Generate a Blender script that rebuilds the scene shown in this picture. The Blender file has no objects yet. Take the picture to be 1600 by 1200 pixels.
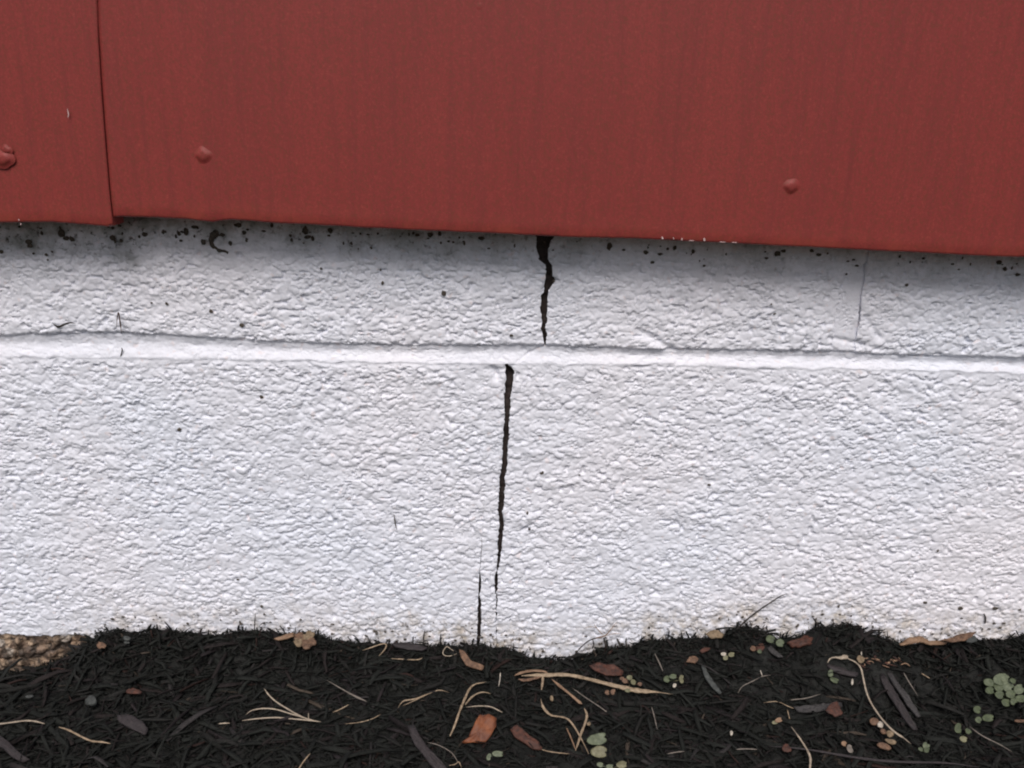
import bpy, math, random
import numpy as np
from mathutils import Matrix, Vector
R = math.radians
rng = np.random.default_rng(7)
random.seed(7)
SC = bpy.context.scene
COL = SC.collection

# ------------------------------------------------------------------ camera, sky, sun, exposure
F = 1300.0                                   # focal length in pixels of a 1600 x 1200 frame
PITCH, ROLL = R(17.5), R(1.5)
CAM = np.array([0.0, -0.445, 0.307])
cam_d = bpy.data.cameras.new('camera'); cam = bpy.data.objects.new('camera', cam_d); COL.objects.link(cam)
RM = Matrix.Rotation(R(90) - PITCH, 3, 'X') @ Matrix.Rotation(ROLL, 3, 'Z')
cam.matrix_world = Matrix.Translation(Vector(CAM)) @ RM.to_4x4()
cam_d.sensor_width = 36; cam_d.lens = 36 * F / 1600
cam_d.clip_start = 0.01; cam_d.clip_end = 200
cam_d.dof.use_dof = True; cam_d.dof.focus_distance = 0.46; cam_d.dof.aperture_fstop = 14
SC.camera = cam
RN = np.array([list(r) for r in RM])

w = bpy.data.worlds.new('World'); SC.world = w; w.use_nodes = True
nt = w.node_tree; bg = nt.nodes['Background']
sky = nt.nodes.new('ShaderNodeTexSky'); sky.sky_type = 'NISHITA'; sky.sun_disc = False
SUN_EL = 53
sky.sun_elevation = R(SUN_EL); sky.sun_rotation = R(180); sky.air_density = 1.0; sky.dust_density = 4.0; sky.ozone_density = 0.6
nt.links.new(sky.outputs[0], bg.inputs[0]); bg.inputs[1].default_value = 0.10
sd = bpy.data.lights.new('sun', 'SUN'); sd.energy = 2.6; sd.angle = R(34); sd.color = (1, 0.965, 0.94)
so = bpy.data.objects.new('sun', sd); so.rotation_euler = (R(90 - SUN_EL), 0, R(-6)); so.location = (0, -3, 5); COL.objects.link(so)
SC.view_settings.view_transform = 'Standard'; SC.view_settings.look = 'None'
SC.view_settings.gamma = 1; SC.view_settings.use_curve_mapping = False
SC.view_settings.exposure = -0.14
SC.cycles.filter_width = 2.0; SC.cycles.max_bounces = 6; SC.cycles.diffuse_bounces = 4

# ------------------------------------------------------------------ helpers: pixels to points in the place
def ray(px, py):
    d = RN @ np.array([(px - 800) / F, -(py - 600) / F, -1.0]); return d / np.linalg.norm(d)
def onwall(px, py, y=0.0):
    d = ray(px, py); t = (y - CAM[1]) / d[1]; return CAM + d * t
def fhash(i, j, s):
    h = (i.astype(np.int64) * 374761393 + j.astype(np.int64) * 668265263 + s * 974634777) & 0xffffffff
    h = ((h ^ (h >> 13)) * 1274126177) & 0xffffffff
    h = ((h ^ (h >> 16)) * 2246822519) & 0xffffffff
    h = h ^ (h >> 15)
    return (h & 0xffffff) / float(0xffffff)
def vnoise(x, y, s=0):
    x = np.asarray(x, float); y = np.asarray(y, float)
    xi = np.floor(x); yi = np.floor(y); fx = x - xi; fy = y - yi
    fx = fx * fx * (3 - 2 * fx); fy = fy * fy * (3 - 2 * fy)
    a = fhash(xi, yi, s); b = fhash(xi + 1, yi, s); c = fhash(xi, yi + 1, s); d = fhash(xi + 1, yi + 1, s)
    return (a * (1 - fx) + b * fx) * (1 - fy) + (c * (1 - fx) + d * fx) * fy
def fbm(x, y, s=0, o=4):
    t = 0; a = 0.5
    for k in range(o):
        t = t + a * (vnoise(x, y, s + k * 17) - 0.5); x = x * 2.03; y = y * 2.03; a *= 0.55
    return t
def sstep(a, b, v):
    t = np.clip((v - a) / (b - a), 0, 1); return t * t * (3 - 2 * t)
def lumps(x, y, cw, ch, s, r0=0.55, r1=1.0, keep=1.0):
    """field of overlapping rounded grains, max-combined so creases stay between them"""
    gx = x / cw; gy = y / ch; ix = np.floor(gx); iy = np.floor(gy)
    out = np.zeros_like(gx)
    for dx in (-1, 0, 1):
        for dy in (-1, 0, 1):
            cx = ix + dx; cy = iy + dy
            px = cx + fhash(cx, cy, s); py = cy + fhash(cx, cy, s + 1)
            rr = r0 + (r1 - r0) * fhash(cx, cy, s + 2); am = 0.35 + 0.65 * fhash(cx, cy, s + 3)
            el = 0.7 + 0.45 * fhash(cx, cy, s + 5)
            ang = (fhash(cx, cy, s + 6) - 0.5) * 0.9
            ux = gx - px; uy = gy - py
            vx = ux * np.cos(ang) + uy * np.sin(ang) ; vy = uy * np.cos(ang) - ux * np.sin(ang)
            d2 = (vx / (rr * el)) ** 2 + (vy / rr * el) ** 2
            hh = am * np.sqrt(np.clip(1 - d2, 0, 1))
            if keep < 1: hh = hh * (fhash(cx, cy, s + 4) < keep)
            out = np.maximum(out, hh)
    return out

def tag(o, label=None, cat=None, group=None, kind=None):
    if label: o['label'] = label
    if cat: o['category'] = cat
    if group: o['group'] = group
    if kind: o['kind'] = kind
    return o
def empty(name, loc=(0, 0, 0), label=None, cat=None, group=None):
    o = bpy.data.objects.new(name, None); o.location = loc; o.empty_display_size = 0.01; COL.objects.link(o)
    return tag(o, label, cat, group)
def link(name, me, mats, parent=None, smooth=True):
    o = bpy.data.objects.new(name, me); COL.objects.link(o)
    for m in (mats if isinstance(mats, (list, tuple)) else [mats]): me.materials.append(m)
    if smooth and len(me.polygons):
        me.polygons.foreach_set('use_smooth', np.ones(len(me.polygons), bool))
    if parent is not None:
        o.parent = parent
        o.matrix_parent_inverse = Matrix.Translation(-Vector(world_loc(parent)))
    return o
def world_loc(o):
    # top-level objects are only translated; every part sits at the world origin of its mesh
    return Vector(o.location) if o.parent is None else Vector((0, 0, 0))
def rawmesh(name, V, Q, T=None, matidx=None):
    me = bpy.data.meshes.new(name)
    V = np.asarray(V, np.float32); Q = np.asarray(Q, np.int32).reshape(-1, 4)
    T = np.zeros((0, 3), np.int32) if T is None or len(T) == 0 else np.asarray(T, np.int32).reshape(-1, 3)
    me.vertices.add(len(V)); me.vertices.foreach_set('co', V.ravel())
    me.loops.add(len(Q) * 4 + len(T) * 3)
    me.loops.foreach_set('vertex_index', np.concatenate([Q.ravel(), T.ravel()]).astype(np.int32))
    me.polygons.add(len(Q) + len(T))
    st = np.concatenate([np.arange(len(Q)) * 4, len(Q) * 4 + np.arange(len(T)) * 3]).astype(np.int32)
    me.polygons.foreach_set('loop_start', st)
    if matidx is not None: me.polygons.foreach_set('material_index', np.asarray(matidx, np.int32))
    me.update(calc_edges=True); me.validate()
    return me
def gridquads(nr, nc, off=0, flip=False):
    r, c = np.meshgrid(np.arange(nr - 1), np.arange(nc - 1), indexing='ij')
    a = (r * nc + c).ravel() + off
    q = np.stack([a, a + 1, a + nc + 1, a + nc], 1)
    return q[:, ::-1] if flip else q

# ------------------------------------------------------------------ materials
def mat(name):
    m = bpy.data.materials.new(name); m.use_nodes = True
    return m, m.node_tree.nodes, m.node_tree.links, m.node_tree.nodes['Principled BSDF']
def N(ns, t, **k):
    n = ns.new(t)
    for a, b in k.items(): setattr(n, a, b)
    return n
def noise(ns, ls, scale, detail=4, rough=0.6, vec=None, stretch=None):
    tc = N(ns, 'ShaderNodeTexCoord'); src = tc.outputs['Object'] if vec is None else vec
    if stretch:
        mp = N(ns, 'ShaderNodeMapping'); mp.inputs['Scale'].default_value = stretch
        ls.new(src, mp.inputs[0]); src = mp.outputs[0]
    n = N(ns, 'ShaderNodeTexNoise'); n.inputs['Scale'].default_value = scale
    n.inputs['Detail'].default_value = detail; n.inputs['Roughness'].default_value = rough
    ls.new(src, n.inputs['Vector']); return n.outputs[0]
def ramp(ns, ls, fac, stops):
    r = N(ns, 'ShaderNodeValToRGB'); ls.new(fac, r.inputs[0]); cr = r.color_ramp
    while len(cr.elements) < len(stops): cr.elements.new(0.5)
    for e, (p, c) in zip(cr.elements, stops):
        e.position = p; e.color = (c, c, c, 1) if not isinstance(c, tuple) else (*c, 1)
    return r.outputs[0]
def mix(ns, ls, fac, a, b, mode='MIX'):
    m = N(ns, 'ShaderNodeMix', data_type='RGBA', blend_type=mode)
    for i, v in ((0, fac), (6, a), (7, b)):
        if isinstance(v, (int, float)): m.inputs[i].default_value = v
        elif isinstance(v, tuple): m.inputs[i].default_value = (*v, 1)
        else: ls.new(v, m.inputs[i])
    return m.outputs[2]
def bump(ns, ls, h, strength, dist, bsdf, prev=None):
    b = N(ns, 'ShaderNodeBump'); b.inputs['Strength'].default_value = strength; b.inputs['Distance'].default_value = dist
    ls.new(h, b.inputs['Height'])
    if prev is not None: ls.new(prev, b.inputs['Normal'])
    ls.new(b.outputs[0], bsdf.inputs['Normal']); return b.outputs[0]
def attr(ns, name):
    a = N(ns, 'ShaderNodeAttribute', attribute_name=name); return a
def math_(ns, ls, op, a, b=None):
    m = N(ns, 'ShaderNodeMath', operation=op)
    for i, v in enumerate((a, b)):
        if v is None: continue
        if isinstance(v, (int, float)): m.inputs[i].default_value = v
        else: ls.new(v, m.inputs[i])
    return m.outputs[0]

def wall_material():
    m, ns, ls, p = mat('white_masonry_paint')
    n1 = noise(ns, ls, 5.5, 2)
    base = mix(ns, ls, ramp(ns, ls, n1, [(0.35, 0.0), (0.65, 1.0)]), (0.745, 0.775, 0.86), (0.795, 0.785, 0.84))
    n2 = noise(ns, ls, 260, 3, 0.7)
    base = mix(ns, ls, ramp(ns, ls, n2, [(0.35, 1.0), (0.5, 0.0)]), base, mix(ns, ls, 0.14, base, (0.42, 0.40, 0.42)))
    # faint pink, green and ochre flecks seen all over the paint
    n3 = noise(ns, ls, 210, 1)
    base = mix(ns, ls, ramp(ns, ls, n3, [(0.66, 0.0), (0.74, 0.35)]), base, (0.72, 0.58, 0.55))
    # dirt splashed up by rain above the soil, mask stored with the mesh
    a = attr(ns, 'splash').outputs['Fac']
    n4 = noise(ns, ls, 95, 4, 0.7)
    f = math_(ns, ls, 'MULTIPLY', a, ramp(ns, ls, n4, [(0.42, 0.0), (0.66, 1.0)]))
    base = mix(ns, ls, f, base, (0.40, 0.34, 0.26))
    n5 = noise(ns, ls, 340, 2, 0.6)
    f = math_(ns, ls, 'MULTIPLY', a, ramp(ns, ls, n5, [(0.6, 0.0), (0.68, 1.0)]))
    base = mix(ns, ls, f, base, (0.13, 0.10, 0.08))
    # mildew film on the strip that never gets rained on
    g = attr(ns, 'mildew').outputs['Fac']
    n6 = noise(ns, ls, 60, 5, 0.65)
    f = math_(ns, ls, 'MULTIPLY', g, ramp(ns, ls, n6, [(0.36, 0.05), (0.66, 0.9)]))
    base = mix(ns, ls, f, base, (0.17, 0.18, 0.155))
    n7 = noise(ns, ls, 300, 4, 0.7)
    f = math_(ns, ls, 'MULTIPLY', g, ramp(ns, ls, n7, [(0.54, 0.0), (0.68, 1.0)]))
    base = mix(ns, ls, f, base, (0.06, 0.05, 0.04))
    # bare concrete below the paint line
    tc = N(ns, 'ShaderNodeTexCoord')
    v = N(ns, 'ShaderNodeTexVoronoi'); v.inputs['Scale'].default_value = 190; ls.new(tc.outputs['Object'], v.inputs['Vector'])
    sep = N(ns, 'ShaderNodeSeparateColor'); ls.new(v.outputs['Color'], sep.inputs[0])
    rawc = ramp(ns, ls, sep.outputs[0], [(0.0, (0.10, 0.07, 0.055)), (0.3, (0.2, 0.14, 0.105)), (0.6, (0.32, 0.22, 0.15)), (0.85, (0.42, 0.31, 0.22)), (1.0, (0.5, 0.44, 0.38))])
    rawc = mix(ns, ls, ramp(ns, ls, noise(ns, ls, 120, 4, 0.7), [(0.42, 1.0), (0.6, 0.0)]), rawc, (0.05, 0.038, 0.03))
    base = mix(ns, ls, attr(ns, 'bare').outputs['Fac'], base, rawc)
    ls.new(base, p.inputs['Base Color']); p.inputs['Roughness'].default_value = 0.62
    p.inputs['Specular IOR Level'].default_value = 0.3
    b = bump(ns, ls, noise(ns, ls, 900, 3, 0.6), 0.35, 0.0004, p)
    return m
def simple(name, c1, c2, scale=300, rough=0.7, stretch=None, bumpd=0.0003, spec=0.4, c3=None):
    m, ns, ls, p = mat(name)
    n = noise(ns, ls, scale, 4, 0.65, stretch=stretch)
    st = [(0.32, c1), (0.68, c2)] if c3 is None else [(0.3, c1), (0.5, c2), (0.7, c3)]
    ls.new(ramp(ns, ls, n, st), p.inputs['Base Color'])
    p.inputs['Roughness'].default_value = rough; p.inputs['Specular IOR Level'].default_value = spec
    if bumpd: bump(ns, ls, n, 0.6, bumpd, p)
    return m
def siding_material():
    m, ns, ls, p = mat('red_barn_paint')
    n = noise(ns, ls, 9, 3, stretch=(1, 1, 0.35))
    c = ramp(ns, ls, n, [(0.3, (0.222, 0.031, 0.029)), (0.7, (0.243, 0.036, 0.032))])
    st = noise(ns, ls, 34, 4, 0.65, stretch=(1, 1, 0.035))          # rain streaks down the boards
    c = mix(ns, ls, ramp(ns, ls, st, [(0.5, 0.0), (0.68, 0.15)]), c, (0.16, 0.027, 0.027))
    st2 = noise(ns, ls, 260, 3, 0.6, stretch=(1, 1, 0.06))
    c = mix(ns, ls, ramp(ns, ls, st2, [(0.45, 0.0), (0.7, 0.35)]), c, (0.14, 0.026, 0.026))
    fine = noise(ns, ls, 900, 4, 0.75)
    c = mix(ns, ls, ramp(ns, ls, fine, [(0.40, 0.7), (0.5, 0.0)]), c, (0.15, 0.04, 0.022))
    c = mix(ns, ls, ramp(ns, ls, fine, [(0.56, 0.0), (0.7, 0.4)]), c, (0.34, 0.085, 0.055))
    # sun-bleached, abraded rim along the drip edge
    e = attr(ns, 'edge').outputs['Fac']
    en = noise(ns, ls, 70, 4, 0.7)
    f = math_(ns, ls, 'MULTIPLY', e, ramp(ns, ls, en, [(0.42, 0.0), (0.66, 0.7)]))
    c = mix(ns, ls, f, c, (0.31, 0.058, 0.038))
    ls.new(c, p.inputs['Base Color']); p.inputs['Roughness'].default_value = 0.55; p.inputs['Specular IOR Level'].default_value = 0.3
    b = bump(ns, ls, noise(ns, ls, 300, 3, 0.6, stretch=(1, 1, 0.10)), 0.6, 0.0004, p)
    bump(ns, ls, noise(ns, ls, 60, 2, 0.5, stretch=(1, 1, 0.06)), 0.4, 0.0012, p, b)
    return m
def mulch_material():
    m, ns, ls, p = mat('wet_bark_mulch')
    a = attr(ns, 'tone')
    n = noise(ns, ls, 500, 4, 0.7)
    c = mix(ns, ls, 0.75, a.outputs['Color'], ramp(ns, ls, n, [(0.3, 0.45), (0.7, 1.25)]), 'MULTIPLY')
    ls.new(c, p.inputs['Base Color']); p.inputs['Roughness'].default_value = 0.8; p.inputs['Specular IOR Level'].default_value = 0.15
    bump(ns, ls, n, 0.8, 0.0008, p); return m

M_WALL = wall_material()
M_CRACK = simple('dirty_broken_concrete', (0.03, 0.022, 0.021), (0.075, 0.056, 0.052), 500)
M_RED = siding_material()
M_BOARD = simple('weathered_sheathing_wood', (0.05, 0.035, 0.025), (0.10, 0.07, 0.05), 80)
M_MULCH = mulch_material()
M_SOIL = simple('dark_humus_soil', (0.012, 0.012, 0.011), (0.03, 0.028, 0.025), 220, 0.85, bumpd=0.002)
M_LAWN = simple('short_lawn', (0.03, 0.05, 0.018), (0.08, 0.10, 0.04), 30, 0.9)
M_STRAW = simple('dry_grass', (0.15, 0.105, 0.065), (0.36, 0.27, 0.18), 420, 0.6)
M_STRAWB = simple('brown_dry_grass', (0.13, 0.075, 0.045), (0.27, 0.17, 0.105), 260, 0.65)
M_STRAWP = simple('pale_dry_stem', (0.2, 0.16, 0.12), (0.40, 0.33, 0.25), 420, 0.55)
M_STRAWG = simple('grey_dry_stem', (0.10, 0.085, 0.07), (0.20, 0.17, 0.145), 300, 0.65)
M_ORANGE = simple('orange_brown_leaf', (0.10, 0.03, 0.013), (0.22, 0.072, 0.026), 190, 0.6)
M_RUST = simple('rust_red_leaf', (0.028, 0.013, 0.010), (0.095, 0.034, 0.021), 420, 0.7)
M_TAN = simple('tan_leaf_litter', (0.055, 0.03, 0.02), (0.20, 0.115, 0.07), 520, 0.7)
M_OCHRE = simple('ochre_leaf_litter', (0.10, 0.07, 0.04), (0.26, 0.19, 0.12), 520, 0.7)
M_GREYWOOD = simple('grey_weathered_wood', (0.014, 0.013, 0.0135), (0.055, 0.05, 0.05), 800, 0.7, stretch=(1, 1, 1))
M_PURPLE = simple('purple_brown_bark', (0.012, 0.0105, 0.011), (0.038, 0.029, 0.031), 800, 0.7)
M_DARKTWIG = simple('dark_wet_twig', (0.014, 0.011, 0.010), (0.035, 0.027, 0.023), 420, 0.6)
M_GREEN = simple('seedling_green', (0.038, 0.05, 0.026), (0.09, 0.11, 0.056), 400, 0.55)
M_PALEGREEN = simple('pale_seedling_green', (0.062, 0.078, 0.046), (0.14, 0.16, 0.10), 400, 0.55)
M_YGREEN = simple('yellowing_seedling', (0.09, 0.085, 0.045), (0.19, 0.18, 0.105), 400, 0.55)
M_PALE = simple('pale_bract', (0.33, 0.29, 0.24), (0.5, 0.45, 0.38), 300, 0.5)
M_DIRT = simple('dark_dirt', (0.04, 0.034, 0.028), (0.11, 0.09, 0.07), 700, 0.85)
M_STONE = simple('grey_gravel', (0.022, 0.024, 0.023), (0.065, 0.07, 0.066), 500, 0.7)
M_CHIPW = simple('bare_white_primer', (0.4, 0.25, 0.24), (0.62, 0.48, 0.47), 500, 0.5)

# ------------------------------------------------------------------ the block wall
def xline(pts, y=0.0):
    P = np.array([onwall(a, b, y) for a, b in pts]); return P[:, 0], P[:, 2]
JT = xline([(-300, 520), (0, 527), (80, 523), (180, 521), (300, 528), (400, 534), (500, 538), (620, 540), (760, 541), (830, 541), (900, 544), (1000, 547), (1120, 548), (1250, 551), (1310, 551), (1400, 556), (1500, 559), (1600, 562), (1900, 572)])
JB = xline([(-300, 552), (0, 559), (150, 560), (300, 562), (420, 565), (600, 567), (720, 570), (800, 570), (900, 572), (1000, 569), (1100, 573), (1250, 577), (1400, 579), (1600, 585), (1900, 592)])
LW, RW = -1.7, 2.3
def ztop(x): return np.interp(x, *JT) + 0.0008 * fbm(x * 160, x * 0 + 3, 5, 2)
def zbot(x): return np.interp(x, *JB) + 0.0026 * fbm(x * 150, x * 0 + 9, 6, 2)
# bottom lip of paint at the left corner (bare concrete under it)
PAINT = xline([(-300, 990), (0, 991), (60, 994), (120, 993), (150, 1000), (185, 1040), (260, 1100)])

def height(x, z, soft=None):
    wx = x + 0.0011 * fbm(x * 420, z * 420, 71, 3); wz = z + 0.0009 * fbm(x * 420, z * 420, 91, 3)
    a = lumps(wx, wz, 0.0043, 0.0027, 11, 0.45, 0.82)
    b = lumps(wx, wz, 0.0024, 0.0017, 31, 0.45, 0.85)
    c = lumps(wx, wz, 0.0085, 0.0050, 51, keep=0.5)
    a = 0.45 * a + 0.55 * sstep(0.0, 0.45, a); b = 0.6 * b + 0.4 * sstep(0.0, 0.5, b)
    rel = 0.62 + 0.62 * sstep(0.34, 0.66, vnoise(x * 75, z * 110, 3) * 0.6 + 0.4 * vnoise(x * 210, z * 300, 4))
    if soft is not None: rel = rel * soft
    h = rel * (0.00082 * a + 0.00042 * b + 0.00024 * c)
    h = h + 0.0007 * fbm(x * 45, z * 45, 61, 3) + 0.0012 * fbm(x * 9, z * 9, 62, 2)
    pit = vnoise(x * 330, z * 520, 14); pm = vnoise(x * 38, z * 38, 15)
    h = h - 0.0013 * sstep(0.77, 0.90, pit) * sstep(0.22, 0.5, pm)
    # short crooked pores and shrinkage lines, mostly lying flat
    q = np.abs(fbm(x * 330, z * 620, 141, 3)); pm2 = vnoise(x * 120, z * 190, 142)
    h = h - 0.0010 * sstep(0.035, 0.0, q) * sstep(0.48, 0.66, pm2)
    return h - 0.0006
def seg_d(X, Z, p, q):
    p = onwall(*p); q = onwall(*q); ax, az, bx, bz = p[0], p[2], q[0], q[2]
    t = np.clip(((X - ax) * (bx - ax) + (Z - az) * (bz - az)) / ((bx - ax) ** 2 + (bz - az) ** 2), 0, 1)
    return np.hypot(X - ax - t * (bx - ax), Z - az - t * (bz - az))
def trowel(X, Z):
    """smears and dents left in the mortar and paint near the joints"""
    h = 0.0
    for p, q, wd, am in (((1000, 518), (1050, 545), 0.0018, -0.0018), ((985, 530), (1030, 546), 0.003, 0.0012), ((1296, 528), (1345, 538), 0.0014, -0.0014), ((1345, 538), (1400, 553), 0.0016, -0.0016),
                         ((1352, 495), (1375, 528), 0.0014, -0.0015), ((1340, 500), (1356, 528), 0.0028, 0.0010), ((775, 580), (777, 592), 0.0016, -0.0014), ((760, 578), (792, 577), 0.0012, -0.0010),
                         ((990, 573), (1012, 573), 0.0012, -0.0014), ((998, 570), (1001, 582), 0.0013, -0.0013), ((850, 541), (826, 553), 0.0008, -0.0013), ((826, 553), (800, 572), 0.0008, -0.0011), ((770, 575), (776, 586), 0.0018, -0.0016), ((20, 505), (70, 512), 0.004, 0.0009), ((205, 545), (220, 528), 0.0013, -0.0008), ((862, 436), (872, 440), 0.0010, -0.0016), ((640, 806), (664, 812), 0.0011, -0.0008), ((826, 822), (816, 830), 0.0012, -0.0015), ((812, 810), (840, 806), 0.002, 0.0010)):
        d = seg_d(X, Z, p, q); h = h + 0.75 * am * np.exp(-(d / wd) ** 2)
    return h
def xs_list(a, b):
    """column positions: 0.55 mm inside the part near the camera, coarse further off"""
    out = [a]; x = a
    while x < b - 1e-6:
        d = 0.00055 if -0.325 < x < 0.325 else min(0.02, 0.00055 + (0.006 if abs(x) < 0.75 else 0.12) * (abs(x) - 0.325))
        if x < -0.325: d = min(d, max(0.00055, -0.325 - x)) if -0.325 - x > 0.00055 else 0.00055
        x += d; out.append(min(x, b))
    if len(out) > 2 and out[-1] - out[-2] < 0.0002: out.pop(-2)
    return np.array(out)
def vs_list(fine_from, fine_to, step=0.00052):
    return np.linspace(fine_from, fine_to, max(3, int(round((fine_to - fine_from) / step)) + 1))
wall = empty('block_wall', (0, 0.1, -0.05), 'white painted concrete block wall with a stepped dark crack, under red siding', 'wall')

def block(name, Lf, Rf, zb, zt, extra_rows=None, depth=0.03, rough_lip=(1, 1, 1, 1), bare=False, soft=None, lip=0.0022, label=None, mode='block', back=0.0, dark=(0, 0)):
    """heightfield face with real side walls going back into the wall.
    Lf, Rf: functions of z giving the side edges; zb, zt: functions of x giving bottom and top"""
    zmid = 0.1
    x0 = xs_list(float(Lf(np.array([zmid]))[0]), float(Rf(np.array([zmid]))[0]))
    u = (x0 - x0[0]) / (x0[-1] - x0[0])
    zlo = zb(x0); zhi = zt(x0)
    if extra_rows is None: v = vs_list(0, float(np.mean(zhi - zlo))) / float(np.mean(zhi - zlo))
    else: v = extra_rows
    U, V = np.meshgrid(u, v)
    Z = zlo[None, :] + (zhi - zlo)[None, :] * V
    L = Lf(Z); Rr = Rf(Z)
    X = L + (Rr - L) * U
    dl = X - L; dr = Rr - X; db = Z - zlo[None, :]; dt = zhi[None, :] - Z
    if mode == 'bed':
        t = V
        # tooled joint: slopes back from the lower block, then curls out under the block above
        rec = -0.0030 * (0.35 * np.clip(t / 0.7, 0, 1) + 0.65 * sstep(0.0, 0.60, t)) + 0.0007 * sstep(0.60, 1.05, t)
        H = rec + 0.6 * trowel(X, Z) + 0.0009 * fbm(X * 60, Z * 200, 33, 3) + 0.00030 * lumps(X, Z, 0.004, 0.002, 8) + 0.35 * height(X, Z)
        k = sstep(0.0, 0.14, t); H = -0.0001 * (1 - k) + (H + 0.0001) * k
    else:
        sf = None
        if soft is not None: sf = soft(X, Z)
        near_bed = 0.45 + 0.55 * sstep(0.0, 0.004, dt + 0.003 * fbm(X * 120, Z * 120, 37, 2)) if rough_lip[3] else 1.0
        H = height(X, Z, sf) * near_bed + trowel(X, Z)
        e = 0.0
        jag = 0.0009 * fbm(X * 300, Z * 300, 44, 2)
        for d, k in zip((dl, dr, db, dt), rough_lip):
            if k: e = np.maximum(e, k * (1 - np.clip((d + jag) / lip, 0, 1)) ** 2)
        H = H - 0.0019 * e
        if rough_lip[3]:                       # paint runs smoothly from the joint on to the block below it
            k = sstep(0.0, 0.0013, dt); H = -0.0001 * (1 - k) + H * k
    # bare concrete patch low on the left: rougher, set back
    pl = np.interp(X, *PAINT, left=PAINT[1][0], right=-0.2)
    bm = sstep(0.0006, -0.0006, Z - pl - 0.0012 * fbm(X * 260, Z * 260, 88, 3)) * (X < -0.19)
    H = H - bm * (0.0022 - 0.0028 * lumps(X, Z, 0.0055, 0.0045, 77, 0.4, 0.75, 0.75))
    Y = -H + back
    nr, nc = X.shape
    Vt = np.stack([X, Y, Z], -1).reshape(-1, 3)
    Q = gridquads(nr, nc)
    # ring of skirt
    ring = np.concatenate([np.arange(nc), np.arange(1, nr) * nc + nc - 1, (nr - 1) * nc + np.arange(nc - 2, -1, -1), np.arange(nr - 2, 0, -1) * nc])
    S = [Vt]; base = len(Vt); qs = [Q]; mi = [np.zeros(len(Q), np.int32)]
    S.append(Vt[ring].copy()); prev = base + np.arange(len(ring)); base += len(ring)
    for k, dd in enumerate((0.0025, depth)):
        sk = Vt[ring].copy(); sk[:, 1] = np.maximum(sk[:, 1], 0) + dd
        if k == 0: sk[:, 1] = Vt[ring][:, 1] + dd
        S.append(sk); cur = base + np.arange(len(ring)); base += len(ring)
        q = np.stack([prev, cur, np.roll(cur, -1), np.roll(prev, -1)], 1); qs.append(q)
        sm = np.full(len(q), 1 if k else 0, np.int32)       # broken concrete only shows inside the open cracks
        if dark[1]: sm[nc - 1:nc + nr - 2] = 1
        if dark[0]: sm[2 * nc + nr - 3:] = 1
        mi.append(sm); prev = cur
    Vall = np.concatenate(S); Qall = np.concatenate(qs)
    me = rawmesh(name, Vall, Qall, matidx=np.concatenate(mi))
    xa, za = Vall[:, 0], Vall[:, 2]
    gl = np.interp(xa, GX, GC)
    spl = sstep(0.034, 0.002, za - gl) * (0.72 + 1.1 * fbm(xa * 20, za * 20, 55, 2))
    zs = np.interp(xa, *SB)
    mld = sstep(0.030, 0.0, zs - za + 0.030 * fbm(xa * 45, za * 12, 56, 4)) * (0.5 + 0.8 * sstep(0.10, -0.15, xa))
    bmv = np.zeros(len(Vall)); bmv[:nr * nc] = bm.reshape(-1)
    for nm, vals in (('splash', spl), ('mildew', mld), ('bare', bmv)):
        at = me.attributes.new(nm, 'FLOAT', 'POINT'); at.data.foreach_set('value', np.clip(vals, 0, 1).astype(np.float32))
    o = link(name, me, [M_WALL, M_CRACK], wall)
    if label: o['label'] = label
    return o

# soil line against the wall, read off the photograph
GP = [(-400, 1075), (-100, 1065), (0, 1056), (30, 1050), (60, 1046), (90, 1035), (120, 1020), (140, 1000), (160, 988), (185, 983), (210, 988), (228, 986), (240, 981), (270, 985), (330, 992), (370, 987), (400, 984), (450, 986), (490, 988), (530, 999), (560, 1002), (600, 1004), (640, 1003), (700, 1008), (750, 1006), (790, 1012), (820, 1022), (845, 1028), (885, 1030), (915, 1024), (935, 1010), (975, 1008), (985, 1012), (1000, 1000), (1040, 996), (1100, 994), (1130, 990), (1145, 980), (1170, 976), (1190, 982), (1215, 994), (1245, 992), (1270, 978), (1300, 974), (1320, 976), (1345, 983), (1380, 994), (1405, 1003), (1450, 1003), (1500, 1000), (1570, 998), (1600, 988), (1700, 985), (2000, 1000)]
GX, GC = xline(GP)
# siding drip edge
SY = -0.026
SBP = [(-300, 345), (0, 348), (40, 347), (80, 347), (120, 350), (168, 354), (176, 340), (177, 338), (240, 340), (300, 343), (330, 347), (360, 343), (420, 348), (520, 353), (620, 358), (700, 362), (800, 366), (900, 371), (1000, 373), (1080, 377), (1160, 381), (1300, 388), (1420, 394), (1520, 399), (1600, 402), (1900, 414)]
SB = xline(SBP, SY)

def const(v): return lambda z: np.full_like(z, v, dtype=float)
def pline(pts):
    P = np.array([onwall(a, b) for a, b in pts]); P = P[np.argsort(P[:, 2])]
    return lambda z: np.interp(z, P[:, 2], P[:, 0])
ZB0 = -0.065                       # foot of the visible course, below the soil
ZT1 = 0.385                        # top of the upper course, behind the siding
up_rows_fine = vs_list(0.0, 0.0775) / (ZT1 - 0.186)
up_rows = np.concatenate([up_rows_fine, np.linspace(up_rows_fine[-1], 1, 12)[1:]])
jag = lambda z, s, a=0.0006: a * (1.9 * fbm(z * 330, z * 0 + s, s, 3) + 1.2 * (vnoise(np.floor(z * 900) * 1.37, z * 0 + s, s + 5) - 0.5))

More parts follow.
